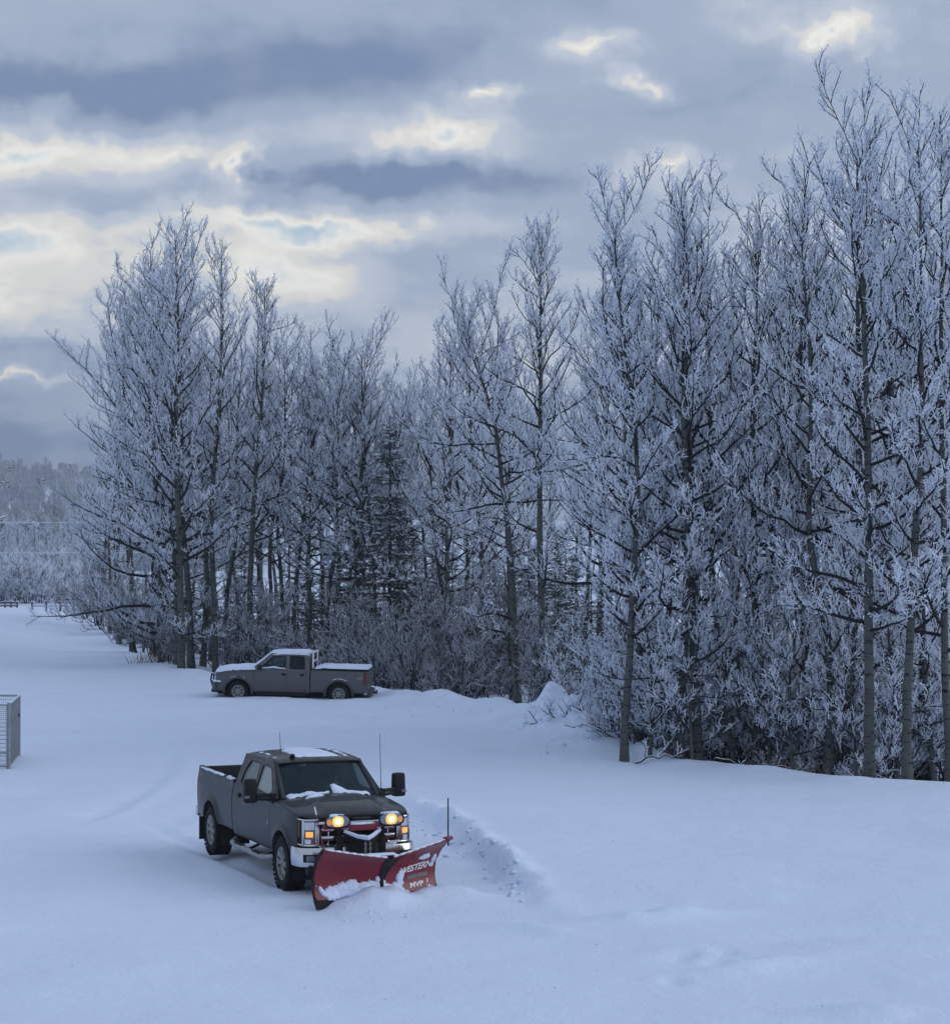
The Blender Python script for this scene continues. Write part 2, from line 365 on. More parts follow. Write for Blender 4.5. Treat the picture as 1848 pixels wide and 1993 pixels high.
def height(x, y, detail=True):
    x = np.asarray(x, float); y = np.asarray(y, float)
    z = .07*fbm(x/9, y/9, 3, 3) + .032*fbm(x/2.4, y/2.4, 11, 4)
    far = sst(60, 140, y); z = z*(1+far)
    # edge of the clearing: pushed-up bank, forest floor behind it
    ye = np.interp(x, EDGE[:, 0], EDGE[:, 1])
    D = np.full(x.shape, 1e9); zc = np.zeros(x.shape)
    for (ax, ay, az_), (bx, by, bz_) in zip(EDGE[1:-1], EDGE[2:]):
        t = np.clip(((x-ax)*(bx-ax)+(y-ay)*(by-ay))/((bx-ax)**2+(by-ay)**2), 0, 1); dd = np.hypot(x-ax-t*(bx-ax), y-ay-t*(by-ay))
        zc = np.where(dd < D, az_+(bz_-az_)*t, zc); D = np.minimum(D, dd)
    dy = np.where(y > ye, D, -D)
    lump = 1+.30*fbm(x/.8, y/.8, 21, 4)*(zc > .02)
    z = z + zc*lump*np.where(dy < 0, np.exp(-(dy/1.7)**2), np.exp(-(dy/.9)**2))
    z = z + .10*np.exp(-((dy+.2)/.8)**2)*(x > 4.5)*(1+.5*fbm(x/1.5, y/1.5, 5, 3))
    z = z - .55*sst(.2, 3.5, dy)*sst(-16, -12, x)
    # broken chunks on the big heap
    hm = np.exp(-(((x-2.5)/1.5)**2+((y-65.0)/3.4)**2))
    z = z + hm*(.13*np.abs(fbm(x/.55, y/.75, 31, 3))+.05*vnoise(x/.22, y/.3, 37)) + .16*np.exp(-(((x-3.0)/.8)**2+((y-63.2)/2.2)**2))*(1+.4*fbm(x/.5, y/.6, 39, 3))
    # edge of the last plowed pass beside the truck: deeper snow to its right
    t, s, l = seg_d(x, y, (-1.45, 46.5), (.95, 33.8))
    s = -s + .18*fbm(y/1.3, x*0+3.3, 41, 3)
    on = sst(-3, 2.5, t)*(1-sst(l-3.0, l+1.2, t))
    z = z + on*(.20*sst(-.05, .45, s)*(1-.8*sst(1.5, 7, s)) + (.15+.10*fbm(x/.5, y/.6, 43, 4))*np.exp(-((s-.28)/.28)**2))
    # older soft ridges on the right foreground
    for cx, cyy, rx, ry, a, h in ((2.75, 33.0, 1.1, .36, .35, .20), (3.9, 29.6, .9, .3, .5, .12), (4.9, 26.6, .8, .5, 0, .18), (.9, 32.1, .8, .25, -.7, .09), (5.5, 31.0, 2.0, .5, .2, .05)):
        u = (x-cx)*math.cos(a)+(y-cyy)*math.sin(a); v = -(x-cx)*math.sin(a)+(y-cyy)*math.cos(a)
        z = z + h*np.exp(-(u/rx)**2-(v/ry)**2)*(1+.4*fbm(x/.6, y/.6, 51, 3))
    for px, py in ((1313, 1866), (1412, 1858), (1338, 1862), (1392, 1874), (1310, 1905)):
        g = G(px, py); z = z - .11*np.exp(-(((x-g[0])/.13)**2+((y-g[1])/.22)**2)) + .03*np.exp(-(((x-g[0])/.3)**2+((y-g[1]-.2)/.35)**2))
    # wheel tracks behind the truck and swinging in from the left
    for wy in (-.87, .87):
        a = TW(-.2, wy); b = TW(-12, wy); t, s, l = seg_d(x, y, a, b)
        z = z - .07*np.exp(-(s/.17)**2)*sst(0, .3, t)*(1-sst(7, 12, t)) + .02*np.exp(-((np.abs(s)-.28)/.1)**2)*sst(0, .3, t)*(1-sst(6, 11, t))
    for k, (r0, w) in enumerate(((0, .10), (.36, .07), (.75, .12), (1.6, .09), (2.0, .12))):
        yy = 39.4 + r0 + .30*(x+8.5) + .10*(x+8.5)**2
        z = z - .06*np.exp(-((y-yy)/w)**2)*(1-sst(-5.8, -4.6, x))*(.7+.5*fbm(x/.7, x*0+k, 61, 2))
    for k, o in enumerate((0, 1.9)):
        xx = -7.9+o + .035*(y-44) - .010*(y-50)**2
        z = z + (-.075*np.exp(-((x-xx)/.28)**2)+.05*np.exp(-((x-xx-.5)/.28)**2))*sst(43, 47, y)*(1-sst(62, 90, y))*(.8+.5*fbm(x/.6, y/.9, 67, 3))
    # lawn lobe left of the drive
    xb = np.interp(y, [60, 104, 111, 119, 136, 160, 176, 190], [-60, -40, -24.3, -24.2, -26.2, -30.5, -36, -60])
    z = z + .5*sst(0, 1.4, xb-x)*sst(100, 112, y)*(1-sst(178, 195, y))
    # packed snow gathered in front of the blade
    for a, b, h in ((TW(*(PL_R+[.06, .0])), TW(*PL_H), .17), (TW(*PL_H), TW(*(PL_L+[.1, .25])), .15)):
        t, s, l = seg_d(x, y, a, b)
        u = np.clip(t/l, 0, 1)
        f = -s
        front = np.where(f < 0, -f, 0)
        near = np.exp(-((t-np.clip(t, 0.34 if h > .16 else -.2, l+.1))/.22)**2)
        z = np.where((f < .02) , z + near*h*(.55+.45*np.sin(u*math.pi*.5+.4*(h < .16)))*np.exp(-((front-.20)/.46)**2)*(1+.30*fbm(x/.35, y/.35, 71, 4)), z)
    # the parked truck has sunk into drifted snow
    gx, gy = GM_P
    z = z + .10*np.exp(-((y-gy+1.7)/.8)**2)*sst(gx-2, gx, x)*(1-sst(gx+6, gx+7, x))*(.6+.5*fbm(x/.7, y/.7, 81, 3))
    z = z + .07*sst(gx+5, gx-1, x)*np.exp(-((y-gy)/5)**2)*sst(gx-6, gx-3, x)
    return z
def build_ground():
    xs = np.concatenate([-np.geomspace(1500, 14.2, 42), np.arange(-14, 14.01, .115), np.geomspace(14.2, 1500, 36)])
    ys = np.concatenate([np.linspace(-300, 20, 14), np.arange(22, 62, .115), np.arange(62, 100, .23), np.arange(100, 200, 1.0), np.geomspace(200, 2500, 30)])
    X, Y = np.meshgrid(xs, ys); Z = height(X, Y)
    n, m = X.shape; i = np.arange(n*m).reshape(n, m)
    F = np.stack([i[:-1, :-1], i[:-1, 1:], i[1:, 1:], i[1:, :-1]], -1).reshape(-1, 4)
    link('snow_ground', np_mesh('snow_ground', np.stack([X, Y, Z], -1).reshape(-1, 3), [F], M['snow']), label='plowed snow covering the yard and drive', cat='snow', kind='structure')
build_ground()
def gz(x, y): return float(height(np.array([x]), np.array([y]))[0])

# loose clods thrown about by the plow
def blob_np(P, Rr, squash=.7, seed=1, sub=1):
    bm = bmesh.new(); bmesh.ops.create_icosphere(bm, subdivisions=sub, radius=1); bm.verts.ensure_lookup_table()
    v = np.array([q.co[:] for q in bm.verts]); f = np.array([[q.index for q in t.verts] for t in bm.faces]); bm.free()
    r = np.random.default_rng(seed); n = len(P)
    k = 1+.28*r.standard_normal((n, len(v)))
    V = v[None]*k[..., None]*np.asarray(Rr)[:, None, None]*np.array([1, 1, squash]) + np.asarray(P)[:, None]
    F = f[None] + (np.arange(n)*len(v))[:, None, None]
    return V.reshape(-1, 3), F.reshape(-1, 3)
def clods():
    P = []; Rr = []
    def put(px, py, r):
        g = G(px, py); P.append((g[0], g[1], gz(g[0], g[1])+r*.05)); Rr.append(r*.75)
    r = np.random.default_rng(5)
    for k in range(70): put(r.uniform(20, 1700), r.uniform(1420, 1960), r.uniform(.012, .04))
    for k in range(26): put(r.normal(740, 60), r.normal(1785, 9), r.uniform(.015, .045))
    for k in range(60): t_ = r.random(); put(800+215*t_+r.normal(0, 14), 1592+163*t_+r.normal(0, 9), r.uniform(.03, .10))
    for k in range(40): put(r.normal(1085, 40), r.normal(1412, 20), r.uniform(.06, .20))
    for k in range(20): put(r.uniform(720, 1000), r.uniform(1375, 1400), r.uniform(.03, .08))
    for k in range(24): put(r.normal(480, 70), r.normal(1735, 30), r.uniform(.015, .04))
    V, F = blob_np(np.array(P), Rr)
    link('snow_clods', np_mesh('snow_clods', V, [F], M['snow_cap'], smooth=True), label='loose clods of snow scattered over the plowed yard', cat='snow clods', kind='stuff')
clods()
#@@STRUCT@@
# ------------------------------------------------------------------ trees
def norm(a): return a/np.maximum(np.linalg.norm(a, axis=-1, keepdims=True), 1e-9)
def tubes(P, r0, r1, n):
    """P[M,S,3] polylines -> verts, quad faces"""
    Mn, Sn, _ = P.shape
    T = np.empty_like(P); T[:, 1:-1] = P[:, 2:]-P[:, :-2]; T[:, 0] = P[:, 1]-P[:, 0]; T[:, -1] = P[:, -1]-P[:, -2]; T = norm(T)
    ref = np.where(np.abs(T[:, :1, 2:3]) > .8, np.array([1., 0, 0]), np.array([0, 0, 1.]))
    A = norm(np.cross(T, np.broadcast_to(ref, T.shape))); Bv = np.cross(T, A)
    u = np.linspace(0, 1, Sn)[None, :]; rad = np.asarray(r0)[:, None]*(1-u) + np.asarray(r1)[:, None]*u
    a = np.arange(n)*2*math.pi/n
    V = P[:, :, None] + (A[:, :, None]*np.cos(a)[:, None] + Bv[:, :, None]*np.sin(a)[:, None])*rad[:, :, None, None]
    i = np.arange(Mn*Sn*n).reshape(Mn, Sn, n); j = np.roll(i, -1, axis=2)
    F = np.stack([i[:, :-1], j[:, :-1], j[:, 1:], i[:, 1:]], -1).reshape(-1, 4)
    return V.reshape(-1, 3), F
def spikes(p, d, L, w, r):
    """three-sided frost spurs"""
    n = len(p); ref = norm(r.standard_normal((n, 3))); A = norm(np.cross(d, ref)); Bv = np.cross(d, A)
    k = np.array([0, 2.094, 4.189])
    base = p[:, None] + (A[:, None]*np.cos(k)[None, :, None] + Bv[:, None]*np.sin(k)[None, :, None])*w[:, None, None]
    mid = base + (d*(L*.62)[:, None])[:, None]*1.0
    tip = p + d*L[:, None]
    V = np.concatenate([mid*1.0, tip[:, None], p[:, None]], 1)          # a spindle: narrow at both ends
    i = np.arange(n)[:, None]*5
    F = np.concatenate([i+np.array([[0, 1, 3]]), i+np.array([[1, 2, 3]]), i+np.array([[2, 0, 3]]), i+np.array([[1, 0, 4]]), i+np.array([[2, 1, 4]]), i+np.array([[0, 2, 4]])])
    return V.reshape(-1, 3), F
def along(P, spacing, u0, u1, r):
    """pick points along each polyline: index, u, position, tangent"""
    seg = P[:, 1:]-P[:, :-1]; L = np.linalg.norm(seg, axis=2).sum(1); Sn = P.shape[1]
    c = np.maximum(1, np.floor(L*(u1-u0)/spacing + r.random(len(L)))).astype(int)
    idx = np.repeat(np.arange(len(L)), c); k = np.arange(len(idx)) - np.repeat(np.cumsum(c)-c, c)
    u = u0 + (u1-u0)*(k + r.random(len(idx)))/c[idx]
    q = u*(Sn-1); s = np.minimum(q.astype(int), Sn-2); f = (q-s)[:, None]
    return idx, u, P[idx, s]*(1-f)+P[idx, s+1]*f, norm(seg[idx, s]), L
def grow(pos, d, L, nseg, up, jit, r):
    P = [pos]
    for s in range(nseg):
        d = norm(d + np.array([0, 0, 1.])*(np.asarray(up)/nseg).reshape(-1, 1) + jit*r.standard_normal(d.shape))
        pos = pos + d*(np.asarray(L)/nseg)[:, None]; P.append(pos)
    return np.stack(P, 1)
def sideways(T, r, a, b, up):
    x = r.standard_normal(T.shape); x = norm(x - T*(x*T).sum(1, keepdims=True))
    return norm(T*a + x*b + np.array([0, 0, up]))
def twiggery(P1, r, s2=.22, s3=.15, s4=.10, l2=.32, l3=(.16, .42), up=.42, fat=1.0, bare=.0):
    """secondary branches, twigs and frost on a set of limbs"""
    i, u, p, t, L = along(P1, s2, .18, 1, r)
    keep = r.random(len(u)) > bare*(1-u); i, u, p, t = i[keep], u[keep], p[keep], t[keep]
    L2 = (l2*L[i]*(1.12-u)+.30)*r.uniform(.6, 1.25, len(u))
    P2 = grow(p, sideways(t, r, .75, .8, up), L2, 3, up*1.3, .16, r)
    i, u, p, t, _ = along(P2, s3, .08, 1, r)
    L3 = r.uniform(*l3, len(u))
    P3 = grow(p, sideways(t, r, .6, .8, up), L3, 2, up*1.2, .14, r)
    i, u, p, t, _ = along(P3, s4, .1, 1, r)
    n = len(u); d4 = sideways(t, r, .55, .9, .22); L4 = (.05+.17*r.random(n)**1.8)*fat; w4 = r.uniform(.009, .023, n)*fat
    i2, u2, p2, t2, _ = along(P2, s4*1.7, .45, 1, r)
    n2 = len(u2); d5 = sideways(t2, r, .5, .9, .3); L5 = (.05+.18*r.random(n2)**1.8)*fat; w5 = r.uniform(.009, .024, n2)*fat
    out = []
    v, f = tubes(P2, np.full(len(P2), .015), np.full(len(P2), .010), 3); out.append((v, f, 0))
    v, f = tubes(P3, np.full(len(P3), .016)*fat, np.full(len(P3), .011)*fat, 3); out.append((v, f, 1))
    v, f = spikes(np.concatenate([p, p2]), np.concatenate([d4, d5]), np.concatenate([L4, L5]), np.concatenate([w4, w5]), r); out.append((v, f, 1))
    return out
def join(parts):
    V = []; F4 = []; F3 = []; m4 = []; m3 = []; o = 0
    for v, f, m in parts:
        V.append(v)
        if f.shape[1] == 4: F4.append(f+o); m4.append(np.full(len(f), m))
        else: F3.append(f+o); m3.append(np.full(len(f), m))
        o += len(v)
    fs = []; ms = []
    if F4: fs.append(np.concatenate(F4)); ms.append(np.concatenate(m4))
    if F3: fs.append(np.concatenate(F3)); ms.append(np.concatenate(m3))
    return np.concatenate(V), fs, np.concatenate(ms)
def aspen(seed, H, ctrl=None, cb=.28, reach=2.4, n1=44, r0=.12, el=(18, 62), up=.6, fat=1.0, forks=3, s2=.22, low=0, frost='frost', bare=.15, s4=.10):
    """returns the meshes (trunk, limbs, crown) of one frosted aspen, base at the origin"""
    r = np.random.default_rng(seed)
    if ctrl is None:
        ctrl = [(0, 0, 0)]; a = r.uniform(0, 6.28); k = r.uniform(.2, .9)
        for z in (.2, .45, .7, 1): ctrl.append((k*z*math.cos(a)+r.normal(0, .13), k*z*math.sin(a)+r.normal(0, .13), H*z))
    ctrl = np.array(ctrl, float); zs = np.linspace(-.5, H, 26)
    T = np.stack([np.interp(zs, ctrl[:, 2], ctrl[:, 0]), np.interp(zs, ctrl[:, 2], ctrl[:, 1]), zs], 1)
    for k in range(3): T[1:-1, :2] = (T[:-2, :2]+2*T[1:-1, :2]+T[2:, :2])/4
    T[:, :2] += np.cumsum(r.normal(0, .012, (26, 2)), 0)
    tt = np.clip(zs/H, 0, 1); rad = r0*((1-tt)**.75*.93+.07) + r0*.35*np.exp(-np.maximum(zs, 0)/.35)*(zs < 2)
    n = 9; a = np.arange(n)*2*math.pi/n
    Vt = T[:, None] + np.stack([np.cos(a), np.sin(a), a*0], -1)[None]*rad[:, None, None]*(1+.05*r.standard_normal((26, n)))[..., None]
    i = np.arange(26*n).reshape(26, n); j = np.roll(i, -1, 1); Ft = np.stack([i[:-1], j[:-1], j[1:], i[1:]], -1).reshape(-1, 4)
    t1 = np.sort(cb + (1-cb)*(np.arange(n1)+r.random(n1))/n1*.985); t1 = t1[t1 < .985]
    if low: t1 = np.concatenate([r.uniform(.06, cb, low), t1])
    pos = np.stack([np.interp(t1*H, zs, T[:, k]) for k in range(3)], 1)
    az = np.arange(len(t1))*2.399 + r.normal(0, .5, len(t1)); q = np.clip((t1-cb)/(1-cb), 0, 1)
    e = np.radians(el[0]+(el[1]-el[0])*q+r.normal(0, 9, len(t1)))
    d = np.stack([np.cos(az)*np.cos(e), np.sin(az)*np.cos(e), np.sin(e)], 1)
    L1 = reach*(.50+.52*(1-q**1.7))*np.where(t1 < cb, .55, 1)*r.uniform(.65, 1.25, len(t1))
    if forks:                                   # a few long steep leaders
        k = r.choice(np.where(q > .35)[0], forks, replace=False); L1[k] *= 1.7; d[k] = norm(d[k]+[0, 0, 1.1])
    P1 = grow(pos, d, L1, 7, up, .15, r)
    # the leader itself carries twigs too
    lead = np.stack([np.interp(np.linspace(H*.80, H*.999, 8), zs, T[:, k]) for k in range(3)], 1)[None]
    rr = np.interp(t1*H, zs, rad)
    v1, f1 = tubes(P1, np.minimum(rr*.55, .012+.020*L1), np.full(len(L1), .010), 5)
    V, fs, ms = join([(Vt.reshape(-1, 3), Ft, 0), (v1, f1, 1)]); trunk = np_mesh('trunk', V, fs, [M['bark'], M['limb']], ms)
    parts = twiggery(np.concatenate([P1, lead]), r, s2=s2, fat=fat, bare=bare, s4=s4)
    V, fs, ms = join(parts)
    crown = np_mesh('crown', V, fs, [M['twig'], M[frost]], ms, smooth=False)
    return trunk, crown
def shrub(seed, H, stems=10, spread=1.5, fat=.95, frost='frost', lean=None, s2=.19, s4=.08):
    r = np.random.default_rng(seed)
    az = r.uniform(0, 6.28, stems); p = np.stack([np.cos(az), np.sin(az), az*0], 1)*r.uniform(.05, .35, stems)[:, None]; p[:, 2] = -.25
    e = r.uniform(.95, 1.4, stems); d = np.stack([np.cos(az)*np.cos(e), np.sin(az)*np.cos(e), np.sin(e)], 1)*np.array([spread, spread, 1])
    P0 = grow(p, norm(d), H*r.uniform(.7, 1.1, stems), 8, -.25, .09, r)
    v, f = tubes(P0, np.full(stems, .032), np.full(stems, .010), 5)
    stem = np_mesh('stems', v, [f], M['limb'])
    i, u, q, t, L = along(P0, .27, .15, 1, r)
    P1 = grow(q, sideways(t, r, .6, .8, .15), (.9*(1.15-u)+.35)*r.uniform(.6, 1.2, len(u)), 4, .25, .15, r)
    v2, f2 = tubes(P1, np.full(len(P1), .014), np.full(len(P1), .008), 3)
    V, fs, ms = join([(v2, f2, 0)] + twiggery(P1, r, s2=s2, fat=fat, l2=.32, s4=s4))
    return stem, np_mesh('crown', V, fs, [M['twig'], M[frost]], ms, smooth=False)
def spruce(seed, H, base=.04, width=.19, snow=.5):
    r = np.random.default_rng(seed)
    zs = np.linspace(-.4, H, 14); T = np.stack([np.cumsum(r.normal(0, .01, 14)), np.cumsum(r.normal(0, .01, 14)), zs], 1)[None]
    v, f = tubes(T, [H*.011], [.01], 7); trunk = np_mesh('trunk', v, [f], M['limb'])
    n1 = int(H*15); t = base+(1-base)*np.sort(r.random(n1))**.9*.985
    pos = np.stack([t*0, t*0, t*H], 1); az = np.arange(n1)*2.399+r.normal(0, .4, n1)
    e = np.radians(-14+46*t**2+r.normal(0, 7, n1)); d = np.stack([np.cos(az)*np.cos(e), np.sin(az)*np.cos(e), np.sin(e)], 1)
    L1 = H*width*(1-t)**.8*r.uniform(.7, 1.2, n1)+.15
    P1 = grow(pos, d, L1, 5, .10, .07, r)
    v1, f1 = tubes(P1, np.full(n1, .018), np.full(n1, .006), 3)
    i, u, p, tt, L = along(P1, .085, .12, 1, r)
    side = np.sign(r.standard_normal(len(u)))[:, None]; h = norm(np.cross(tt, np.array([0, 0, 1.])))*side
    dd = norm(tt*.7+h*.9+np.array([0, 0, -.22])+.18*r.standard_normal(tt.shape)); LL = (.34*L[i]*(1.1-u)+.12)*r.uniform(.6, 1.2, len(u))
    P2 = grow(p, dd, LL, 2, -.12, .08, r)
    i3, u3, p3, t3, _ = along(P2, .055, .05, 1, r)
    d3 = norm(t3*.7+.75*r.standard_normal(t3.shape)); n3 = len(u3)
    vs, fsn = spikes(p3, d3, r.uniform(.07, .14, n3), r.uniform(.012, .022, n3), r)
    v2, f2 = tubes(P2, np.full(len(P2), .012), np.full(len(P2), .006), 3)
    V, fs, ms = join([(v1, f1, 0), (v2, f2, 0), (vs, fsn, 0)])
    crown = np_mesh('crown', V, fs, [M['needle']], ms, smooth=False)
    # snow lying on the boughs
    ii, uu, pp, ttt, _ = along(P1, .20, .35, 1, r); k = r.random(len(uu)) < snow*(.45+.55*(np.sin(pp[:, 2]*2.1+np.arctan2(pp[:, 1], pp[:, 0])*2) > 0))
    pp = pp[k]; vb, fb = blob_np(pp+[0, 0, .05], r.uniform(.05, .15, len(pp)), .42, seed)
    ip, up_, p4, t4, _ = along(P2, .11, .3, 1, r); k4 = r.random(len(up_)) < snow*.55
    vf, ff = spikes(p4[k4]+[0, 0, .015], norm(t4[k4]+[0, 0, .1]), r.uniform(.08, .2, k4.sum()), r.uniform(.014, .03, k4.sum()), r)
    V, fs, ms = join([(vb, fb, 0), (vf, ff, 0)])
    cap = np_mesh('bough_snow', V, fs, [M['frost']], smooth=False)
    return trunk, crown, cap
def place(name, meshes, names, loc, rz, sc, label, cat, group=None):
    e = empty(name, loc, rz, label=label, cat=cat, group=group); e.scale = (sc, sc, sc)
    for me, nm in zip(meshes, names): link(nm, me, e)
    return e
TN = ('trunk', 'crown'); SN = ('stems', 'crown'); CN = ('trunk', 'crown', 'bough_snow')
def top_of(m):
    v = np.empty(len(m[1].vertices)*3, np.float32); m[1].vertices.foreach_get('co', v); return float(v[2::3].max())
def base_at(px, d):
    x = (px-CX)/FOC*d; return (x, d, gz(x, d)-.03)
def ctrl_from(d, pts):
    """trunk bends read off the photograph at distance d, relative to the first point"""
    P = [AT(px, py, d) for px, py in pts]; b = P[0]
    return [(p[0]-b[0], .25*math.sin(k*1.7), p[2]-b[2]) for k, p in enumerate(P)], P[-1][2]-b[2]
def forest():
    r = np.random.default_rng(99)
    # --- front trees with a trunk of their own in the photograph
    solo = [
     ('aspen whose trunk bows left, rising from the right foot of the snow heap', 57.0, [(1214,1487),(1222,1300),(1236,1060),(1243,900),(1235,700),(1205,480),(1183,290)], dict(cb=.22, reach=2.5, r0=.125, n1=40, el=(12, 58), forks=4)),
     ('tall straight aspen of the front row, beside the tall aspen with a kinked trunk', 53.0, [(1692,1524),(1692,1300),(1691,1000),(1686,700),(1684,450),(1672,250),(1668,98)], dict(cb=.22, reach=2.5, r0=.145, n1=40, el=(8, 58), forks=5)),
     ('tall aspen with a kinked upper trunk at the edge of the clearing', 52.5, [(1763,1528),(1770,1300),(1780,1020),(1797,760),(1790,560),(1795,380),(1782,150)], dict(cb=.22, reach=2.4, r0=.135, n1=38, el=(10, 58), forks=5)),
     ('slim aspen beside the tall kinked one, on the side away from the heap', 52.8, [(1846,1530),(1842,1300),(1838,1000),(1830,700),(1836,420),(1838,170)], dict(cb=.2, reach=2.3, r0=.115, n1=36, el=(14, 58), forks=4)),
     ('aspen with long pale bare trunk curving left behind the snow bank', 82.0, [(1008,1372),(1002,1240),(992,1080),(978,930),(958,800),(952,700),(925,610),(880,500),(862,440)], dict(cb=.50, reach=4.3, r0=.185, n1=40, el=(5, 48), forks=4, low=3, bare=.3)),
     ('straight long-trunked aspen beside the curving pale trunk behind the snow bank', 80.5, [(1053,1372),(1050,1200),(1049,980),(1050,760),(1052,600),(1048,380)], dict(cb=.48, reach=3.2, r0=.165, n1=42, el=(8, 60), forks=4, low=2, bare=.2)),
     ('topmost aspen of the thicket behind the parked pickup, forking near its tip', 97.0, [(352,1312),(350,1180),(345,950),(342,760),(345,560),(338,386)], dict(cb=.20, reach=3.8, r0=.19, n1=46, el=(14, 60), forks=6, low=3)),
     ('slim spire-topped aspen rising behind the bonnet of the parked pickup', 98.0, [(420,1312),(416,1150),(410,960),(424,820),(432,620),(428,436)], dict(cb=.34, reach=2.4, r0=.15, n1=36, el=(24, 64), forks=3)),
     ('wide aspen with low boughs sweeping out over the drive', 103.0, [(312,1300),(306,1100),(300,900),(290,700),(275,560),(262,462)], dict(cb=.10, reach=5.4, r0=.20, n1=56, el=(4, 58), forks=6, low=9, up=.6)),
     ('dark-trunked aspen with an angled snowy limb behind the pickup cab', 99.0, [(486,1312),(484,1150),(492,960),(506,800),(516,650),(513,505)], dict(cb=.34, reach=2.6, r0=.165, n1=36, el=(18, 60), forks=4)),
    ]
    meshes = []
    for k, (lab, d, pts, kw) in enumerate(solo):
        c, H = ctrl_from(d, pts); b = AT(*pts[0], d); z = gz(b[0], d)
        c = [(x, y, zz) for x, y, zz in c]
        m = aspen(100+k, H, c, fat=1.15 if d < 60 else 1.15, s2=.22 if d < 60 else .26, s4=.078 if d < 60 else .115, frost='frost', **kw)
        place('aspen_tree', m, TN, (b[0], d, min(z, b[2])-.02), 0, H/top_of(m), 'frosted ' + lab, 'tree', 'front trees of the grove'); meshes.append(m)
    # --- stock trees copied through the grove
    stock = [aspen(200+k, H, cb=cbv, reach=rc, r0=r0, n1=n, el=e, fat=1.1, s2=.27, s4=.125, forks=f, low=lw, bare=.35) for k, (H, cbv, rc, r0, n, e, f, lw) in enumerate(
        [(15, .34, 2.9, .14, 36, (14, 56), 4, 3), (14, .44, 2.7, .12, 30, (16, 58), 4, 3), (15.5, .28, 3.3, .16, 38, (8, 54), 5, 3), (12, .36, 2.4, .10, 30, (20, 60), 3, 2), (13, .52, 3.2, .13, 26, (8, 52), 5, 5)])]
    HS = [top_of(m) for m in stock]
    slim = aspen(260, 8.5, cb=.12, reach=1.5, r0=.06, n1=34, el=(20, 60), fat=1.0, s2=.20, s4=.08, forks=2)
    young = aspen(261, 6.5, cb=.08, reach=1.6, r0=.05, n1=30, el=(15, 55), fat=1.0, s2=.20, s4=.08, forks=2)
    bush = [shrub(300, 3.4), shrub(301, 4.4, 13, 1.2), shrub(302, 2.4, 10, 1.8)]
    # front row on the right: slim trunks between the named ones  (px, d, height, stock)
    ORD = iter('first second third fourth fifth sixth seventh eighth ninth tenth eleventh twelfth'.split())
    for px, d, h, s in [(1240,61,14.6,1),(1300,59,14.2,3),(1318,57.5,15.4,2),(1357,57.8,15.8,0),(1400,60,16.8,1),(1472,58.5,16.2,0),(1505,60,16.0,3),(1560,60,17.4,0),(1608,56.5,17.0,1),(1640,57.5,17.4,2),(1725,57,17.0,3),(1800,57.5,17.2,2)]:
        sc = h/HS[s]
        place('aspen_tree', stock[s], TN, base_at(px, d), r.uniform(0, 6.28), sc, next(ORD) + ' plain frosted aspen along the clearing edge, counting from the bowed aspen by the heap', 'tree', 'aspens along the clearing edge')
    for px, d, h in [(1265,57.6,1.0),(1430,58.2,1.05),(1540,56.6,.95),(1585,58,1.1),(1665,55.6,.9),(1745,56,1.0),(1815,56,1.15),(1345,56.8,.8),(1490,57.2,.75),(1225,64,.7)]:
        i = r.integers(2)
        place('aspen_sapling', (slim, young)[i], TN, base_at(px, d), r.uniform(0, 6.28), h, 'slender frosted aspen sapling among the grown trunks beyond the yard', 'tree', 'aspen saplings in the grove')
    # second and later rows (px, d, height)
    back = []
    for px in np.linspace(1235, 1900, 10): back.append((px+r.normal(0, 14), r.uniform(63, 70), r.uniform(14.0, 16.6)))
    for px in np.linspace(1165, 1960, 10): back.append((px+r.normal(0, 18), r.uniform(71, 84), r.uniform(14.5, 17)))
    for px in np.linspace(900, 1960, 10): back.append((px+r.normal(0, 20), r.uniform(86, 104), r.uniform(14, 17.0)))
    for px, d, s in back:
        k = int(r.integers(5)); top = np.interp(px, [850, 940, 1050, 1110, 1180, 1250, 1300, 1400, 1500, 1560, 1650, 1850], [560, 540, 470, 500, 350, 420, 440, 350, 400, 290, 230, 220])
        h = min(s+1.2, (1056-top)*d/FOC+5.4)*r.uniform(.92, 1.02)
        place('aspen_tree', stock[k], TN, base_at(px, d), r.uniform(0, 6.28), h/HS[k], 'frosted aspen deep in the grove behind the front row of trunks', 'tree', 'aspens deep in the grove')
    # left thicket and the run behind the parked pickup: (px, d, top y)
    for px, d, top in [(300,112,450),(328,106,430),(372,99,480),(395,103,455),(260,118,530),(232,124,600),(445,102,520),(462,108,590),(530,100,560),(552,104,575),(575,101,600),(600,100,620),(622,105,590),(640,99,560),(662,103,600),(690,98,552),(712,102,600),(735,99,640),(765,104,690),(800,98,670),(830,103,680),(865,97,620),(905,101,560),(945,97,545),(985,100,560),(345,100,520),(410,108,560),(215,140,700),(195,150,780),(510,112,600)] + [(float(p), float(r.uniform(114, 165)), float(r.uniform(650, 800))) for p in np.linspace(225, 1120, 30)] + [(500,111,620),(680,110,640),(780,112,700)]:
        k = int(r.integers(5)); h = (1056-top)*d/FOC+5.3
        place('aspen_tree', stock[k], TN, base_at(px, d), r.uniform(0, 6.28), h/HS[k], 'frosted aspen in the thicket behind the parked pickup', 'tree', 'aspens in the thicket behind the parked pickup')
    # spruces
    sp = [spruce(400, 12.0), spruce(401, 7.0, width=.24, snow=.6)]
